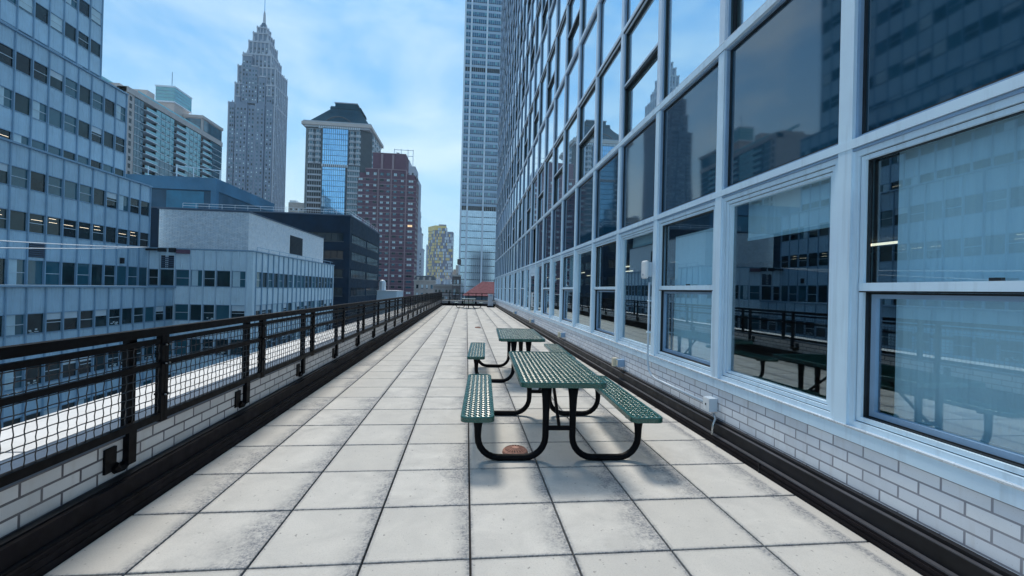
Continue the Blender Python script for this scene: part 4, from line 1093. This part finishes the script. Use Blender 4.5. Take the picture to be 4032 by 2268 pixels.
# white piered skyscraper
WT = thing('white_grid_skyscraper', 'very tall white metal skyscraper with wide window bands, cut by the photo top', 'skyscraper', (12, 250, 0))
Yw = 238.0
m = MB(); m.box(-4.6, 60, Yw+.3, Yw+34, -59, 236, 'white_spandrel'); part(m, 'wall', WT)
px = [-4.5, -.95, 7.85, 16.65, 25.45, 34.25]
for x in px: m = MB(); m.box(x-.45, x+.45, Yw-.75, Yw+.3, -55, 236, 'white_metal'); part(m, 'pier', WT)
lst = []
def wtw(wd, kind, rich):
    def f():
        m = MB()
        m.box(0, wd, .0, .42, -.3, .05, 'far_glass_dark'); m.box(0, wd, .42, 2.5, -.3, .03, 'pale_glass' if kind == 1 else 'window_blue')
        if kind == 2: m.box(0, wd, 0, 3.0, -.28, .06, 'far_glass_dark')
        rg = random.Random(rich)
        n = max(2, round(wd/1.1))
        for i in range(n+1): m.box(wd*i/n-.05, wd*i/n+.05, 0, 2.5, .031, .16 if kind != 1 else .06, 'white_metal' if kind != 1 else 'white_spandrel')
        for i in range(n):
            if rg.random() < .3 and kind < 1: m.box(wd*i/n+.1, wd*(i+1)/n-.1, rg.uniform(.9, 1.9), 2.45, .032, .05, 'aqua_glass')
        m.box(0, wd, 2.5, 3.92, -.3, .10, 'wt_spandrel' if kind != 1 else 'pale_glass'); return m
    return f
for i in range(68):
    z = -44.0+6.5-3.92*1+i*3.92 - 3.0
    kd = 2 if (i in (23, 43)) else (1 if i < 23 else 0)
    for a, b in zip(px[:-1], px[1:]):
        wd = b-a-.9; rr = (i*7+int(a)) % 4
        lst.append((wtw(wd, kd, rr), (round(wd, 2), kd, rr), FY_(WT, a+.45, Yw+.3, z), weight(a, Yw, z)*(1 if a < 16 else .001), None))
finish_many(WT, lst, 'window_band')

# small old buildings at the end of the street
def old(name, label, x0, x1, Y, zt, mat, nu, fh, wd, h, seed, depth=14, extra=None, zb=-30):
    t = thing(name, label, 'building', ((x0+x1)/2, Y+depth/2, 0))
    m = MB(); m.box(x0, x1, Y, Y+depth, -59, zt, mat); part(m, 'wall', t)
    m = MB(); m.box(x0-.3, x1+.3, Y-.5, Y+.3, zt-.6, zt, 'old_stone'); m.box(x0-.15, x1+.15, Y-.25, Y, zt-fh-.5, zt-fh-.2, 'old_stone')
    part(m, 'cornice', t)
    lst = []; masonry(t, lst, 'y', Y, x0+.3, x1-.3, zt-fh*6-1.2, zt-1.0, nu, fh, wd, h, seed, .7); finish_many(t, lst, 'window')
    if extra:
        m = MB(); extra(m); part(m, 'roof', t)
    return t
def r1(m):
    m.frustum((-22, -13.4, 180, 192), 4.8, (-21.4, -14, 181.2, 191), 6.6, 'granite_dark')
    for x in (-20.5, -18, -15.5): m.box(x-.45, x+.45, 179.9, 181, 4.8, 6.0, 'old_stone')
old('mansard_building', 'old stone building with dark mansard roof below the civic tower', -22, -13.4, 180, 4.8, 'old_stone', 4, 3.4, .95, 1.9, 31, extra=r1)
def r2_(m):
    for x, w_ in ((-11, 1.0), (-8.2, .8), (-7.0, 1.1)): m.cyl(x, 165, 2.9, 5.0, w_*.8, 'silver_panel', 8); m.cyl(x, 165, 5.0, 6.2, w_*.9, 'old_stone', 8, .05)
    m.box(-12, -5.4, 161, 172, 2.8, 3.0, 'roof_grey')
old('cream_building', 'cream stone building with rooftop water tanks below the yellow panelled tower', -12.4, -5.3, 160, 2.8, 'tan_stone', 5, 2.6, .8, 1.3, 32, extra=r2_)
def r3(m): m.box(-3.6, -2.3, 150.5, 158, 10.4, 12, 'brown_stone'); m.frustum((-5.4, -3.6, 150, 156), 6.4, (-4.8, -4.2, 152, 154), 8.4, 'granite_dark')
old('brownstone_building', 'dark narrow brownstone building pressed against the white skyscraper', -5.2, -2.3, 150, 6.4, 'brown_stone', 2, 3.2, .7, 1.9, 33, extra=r3)
m0 = thing('distant_block', 'hazy beige block filling the gap behind the brownstone', 'building', (-12, 470, 0))
m = MB(); m.box(-15.2, -4, 462, 480, -59, 22, 'old_stone'); m.box(-12.5, -6, 463, 478, 22, 27, 'old_stone'); part(m, 'wall', m0)
lst = []; masonry(m0, lst, 'y', 462, -15, -4.4, -10, 21, 6, 3.6, 1, 1.8, 60); finish_many(m0, lst, 'window')
m0 = thing('distant_block', 'pale distant block between the art deco skyscraper and the hip roofed tower', 'building', (-136, 360, 0))
m = MB(); m.box(-142, -130, 350, 370, -59, 66.5, 'old_stone'); m.box(-142, -137, 352, 368, 66.5, 68.5, 'silver_panel'); part(m, 'wall', m0)
lst = []; masonry(m0, lst, 'y', 350, -141, -131, 52, 65, 5, 3.6, 1.2, 1.6, 61); finish_many(m0, lst, 'window')
m0 = thing('distant_block', 'grey stone block right behind the civic tower on its right', 'building', (-50, 610, 0))
m = MB(); m.box(-58, -46, 600, 620, -59, 62, 'limestone_light'); m.box(-46, -41, 602, 620, -59, 46, 'old_stone'); part(m, 'wall', m0)
# domed lantern on a white roof
DM = thing('domed_roof_turret', 'small white domed turret between the dark block and the rose brick tower', 'turret', (-23.6, 121, 0))
m = MB(); m.box(-26, -19.4, 120, 132, -59, .3, 'white_spandrel'); m.box(-26.1, -19.3, 119.9, 132, .3, .55, 'white_plastic'); part(m, 'roof_block', DM)
m = MB(); m.cyl(-23.6, 121.5, .55, 2.6, .85, 'white_metal', 14)
for k in range(8): a = k*math.pi/4; m.box(-23.6+.84*math.cos(a)-.1, -23.6+.84*math.cos(a)+.1, 121.5+.84*math.sin(a)-.1, 121.5+.84*math.sin(a)+.1, .55, 2.6, 'white_plastic')
part(m, 'drum', DM)
m = MB()
for k in range(5):
    a0, a1 = math.radians(18*k), math.radians(18*(k+1)); m.cyl(-23.6, 121.5, 2.6+.9*math.sin(a0), 2.6+.9*math.sin(a1), .9*math.cos(a0), 'white_metal', 14, .9*math.cos(a1)+.001)
part(m, 'dome', DM)
# red roofed house right behind the end railing
RH = thing('red_roofed_rooftop', 'red tiled hipped roof over blue clapboard just behind the end railing', 'building', (3, 56, 0))
m = MB(); m.box(-.2, 9.6, 52.4, 60, -59, .72, 'dull_blue')
for k in range(12): m.box(-.22, 9.62, 52.34, 52.39, -2.2+k*.24, -2.02+k*.24, 'dull_blue')
part(m, 'wall', RH)
m = MB(); m.frustum((-.5, 10, 52, 60.4), .72, (2.0, 8, 55, 57.4), 2.55, 'red_tile'); part(m, 'roof', RH)
m = MB(); m.box(4.1, 4.7, 55, 55.6, 2.3, 3.0, 'granite_dark'); m.box(3.5, 3.62, 55, 55.1, 2.4, 2.85, 'gasket'); part(m, 'chimney', RH)

# ------------------------------------------------------------------ thin air haze round the whole scene
g = G('haze_air'); g.N.remove(g.b)
pv = g.n('ShaderNodeVolumePrincipled'); pv.inputs['Color'].default_value = (.62, .84, 1, 1); pv.inputs['Density'].default_value = HAZE
pv.inputs['Anisotropy'].default_value = .2
g.l(pv.outputs[0], g.out.inputs['Volume'])
m = MB(); m.box(-1850, 1850, -650, 2650, -63, 300, 'haze_air'); o = m.build('haze'); o['kind'] = 'stuff'
